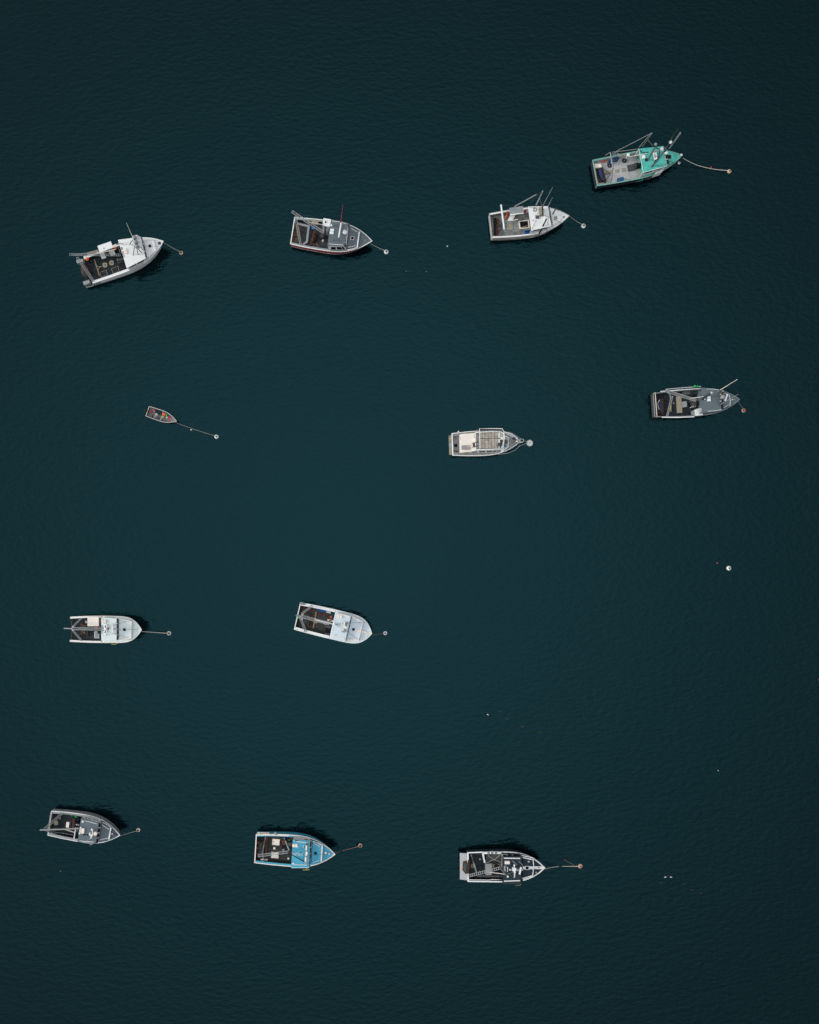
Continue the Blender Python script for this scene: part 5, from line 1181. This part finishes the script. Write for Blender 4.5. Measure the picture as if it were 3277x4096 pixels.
b.tubes('boarding_rail', 'wood', [[(775, 529, 1.3), (836, 525, 1.4)], [(835, 524, 1.4), (845, 505, 1.6)]], .04)
b.part('rail_return', 'white', lambda bm: a_strip(bm, b.Q([(190, 460), (460, 463), (490, 456), (615, 462)], 1.33), .07, .1))
b.can(340, 208, .7, 11, .28, 'alu', 'pale pot on the black deck, farther from the ladder boom', 'pot', 'pot')
b.can(340, 365, .7, 11, .28, 'tan', 'tan pot on the black deck beside the ladder boom', 'pot', 'pot')
b.coil(249, 290, .5, 22, 'rope', 'greenish rope ring on the black deck beside the dark drag', 3)
b.line([(180, 290, 1.6), (205, 300, 1.2), (230, 310, .7), (270, 308, .5)], .03, 'teal_net', 'greenish rope trailing from the dark drag to the rope ring')
b.dredge(((204, 225), (190, 380)), [(135, 238), (198, 226), (212, 325), (165, 388), (128, 340)], 1.11, 'dark drag lying half on the grey stern platform of the charcoal boat', 'green_net', None, 24, frame='rust')
b.buoyball(128, 312, 1.30, 8, 'orange', 'tiny orange float on the grey stern platform', 'float', 'float')
buoy(v, 1580, 298, 26, 'white ringed mooring buoy with red middle ahead of the charcoal boat', 'red', 'stained_cream', 'rust_pink', .6)
mooring(v, [(1140, 326, 1.7), (1200, 312, .8), (1260, 302, .2), (1305, 295, .06), (1330, 294, -.3), (1358, 293, .06), (1450, 293, .1), (1562, 296, .45)], 'pale line with a dark gap from the charcoal bow to its buoy', .05)
b.buoyball(1388, 217, .2, 7, 'float_red', 'small red float off the line of the charcoal boat', 'float', 'float')
mooring(v, [(1395, 222, .05), (1440, 248, .03), (1500, 278, .03), (1560, 292, .2)], 'faint thread of rope from the small red float to the charcoal boat buoy', .012)

# ================================================================== lone buoys, floats and seabirds
v = View(0, 0, 1725)     # 1 view px = 1 photo px
buoy(v, 2918, 2273, 9.2, 'white mooring buoy floating alone with no boat beside it', 'white')
def float_(u, w_, r, m, label, zs=.8, long=1.0, ang=0.0):
    q = v.m(r); bm = B(); c = v(u, w_, 0)
    a_lathe(bm, Vector((0, 0, -q*.5)), ball_prof(q, zs, 9), 14)
    bm.transform(Matrix.Translation((c.x, c.y, 0)) @ Matrix.Rotation(R(ang), 4, 'Z') @ Matrix.Diagonal((long, 1, 1, 1)))
    rt = tag(link('float', bm, m, None, True), label, 'float')
    bm = B(); a_lathe(bm, Vector((c.x, c.y, q*.3*zs*2)), [(q*.25, 0), (q*.22, .08), (0, .09)], 8)
    W[rt.name] = Matrix.Translation(rt.location); link('float_stem', bm, 'cream', rt)
float_(2869, 2252, 2.4, 'float_red', 'small red float left of the lone white mooring buoy', long=1.5, ang=-8)
float_(3276, 2719, 3.2, 'float_red', 'red float cut off by the right edge of the picture')
float_(1790, 985, 3.4, 'lino', 'tan float left of the worn white boat with the blue crate')
float_(1625, 1086, 1.3, 'tan', 'tiny pinkish float right of the maroon boat, left one of two specks', long=1.5)
float_(1706, 1086, 1.3, 'grey_light', 'tiny grey float right of the maroon boat, right one of two specks')
float_(2873, 3082, 2.2, 'lino', 'small tan float alone in the lower right water')
float_(243, 3484, 1.6, 'grey_light', 'tiny grey float below the boat with the bow-tie vent')
def duck(u, w_, ang, size, m, label, group):
    """floating sea duck: one body mesh, bill a part"""
    bm = B(); sects = [(-.50, .02, .12), (-.38, .10, .10), (-.15, .19, .10), (.10, .19, .11), (.28, .11, .14), (.36, .075, .24), (.44, .075, .28), (.52, .05, .26), (.55, .01, .25)]
    rings = []
    for x, r, z in sects:
        rings.append([bm.verts.new((x*size, r*size*math.cos(a), z*size+r*size*.75*math.sin(a))) for a in [2*math.pi*i/10 for i in range(10)]])
    for a, c in zip(rings, rings[1:]):
        for k in range(10): bm.faces.new((a[k], a[(k+1) % 10], c[(k+1) % 10], c[k]))
    bm.faces.new(rings[0]); bm.faces.new(list(reversed(rings[-1])))
    p = v(u, w_, 0); mw = Matrix.Translation((p.x, p.y, 0)) @ Matrix.Rotation(R(ang), 4, 'Z')
    bm.transform(mw); rt = tag(link('duck', bm, m, None, True), label, 'duck', group)
    W[rt.name] = Matrix.Translation(rt.location)
    bm = B(); a_lathe(bm, Vector((.53*size, 0, .25*size)), [(.035*size, 0), (.03*size, .06*size), (0, .1*size)], 8, Vector((1, 0, -.15)).normalized()); bm.transform(mw)
    link('bill', bm, 'tan', rt)
    bm = B(); a_prism(bm, [Vector((x*size, y*size, .16*size)) for x, y in ((-.45, -.05), (-.62, -.07), (-.64, .07), (-.45, .05))], .12*size); bm.transform(mw)
    link('tail', bm, 'steel_dark' if m == 'white_feather' else m, rt)
g1 = 'ducks floating in the lower right water'
duck(2661, 3508, 10, .32, 'white_feather', 'white duck, left one of the white pair in the lower right water', g1)
duck(2684, 3508, 8, .32, 'white_feather', 'white duck, right one of the white pair in the lower right water', g1)
duck(2673, 3502, 12, .34, 'brown_feather', 'brown duck between and just above the white pair', g1)
duck(2643, 3529, 20, .40, 'brown_feather', 'brown duck just below left of the white pair', g1)
duck(2735.5, 3536.5, -20, .34, 'brown_feather', 'brown duck nearest the white pair on their right', g1)
duck(2767.5, 3557.5, 10, .34, 'brown_feather', 'brown duck second to last in the row running down right from the white pair', g1)
duck(2802, 3571.5, 0, .34, 'brown_feather', 'brown duck last in the row running down right from the white pair', g1)
g2 = 'ducks floating in the middle right water'
duck(1951.5, 2858, -30, .30, 'white_feather', 'lone white duck at the left end of the brown row', g2)
duck(2000, 2845, 0, .38, 'brown_feather', 'brown duck just right of the lone white duck', g2)
duck(2026.5, 2875.5, -20, .34, 'brown_feather', 'brown duck second from the lone white duck', g2)
duck(2090, 2906, -15, .46, 'brown_feather', 'brown duck third from the lone white duck, farther down right', g2)
duck(2160, 2928, -10, .44, 'brown_feather', 'brown duck last of the row away from the lone white duck', g2)
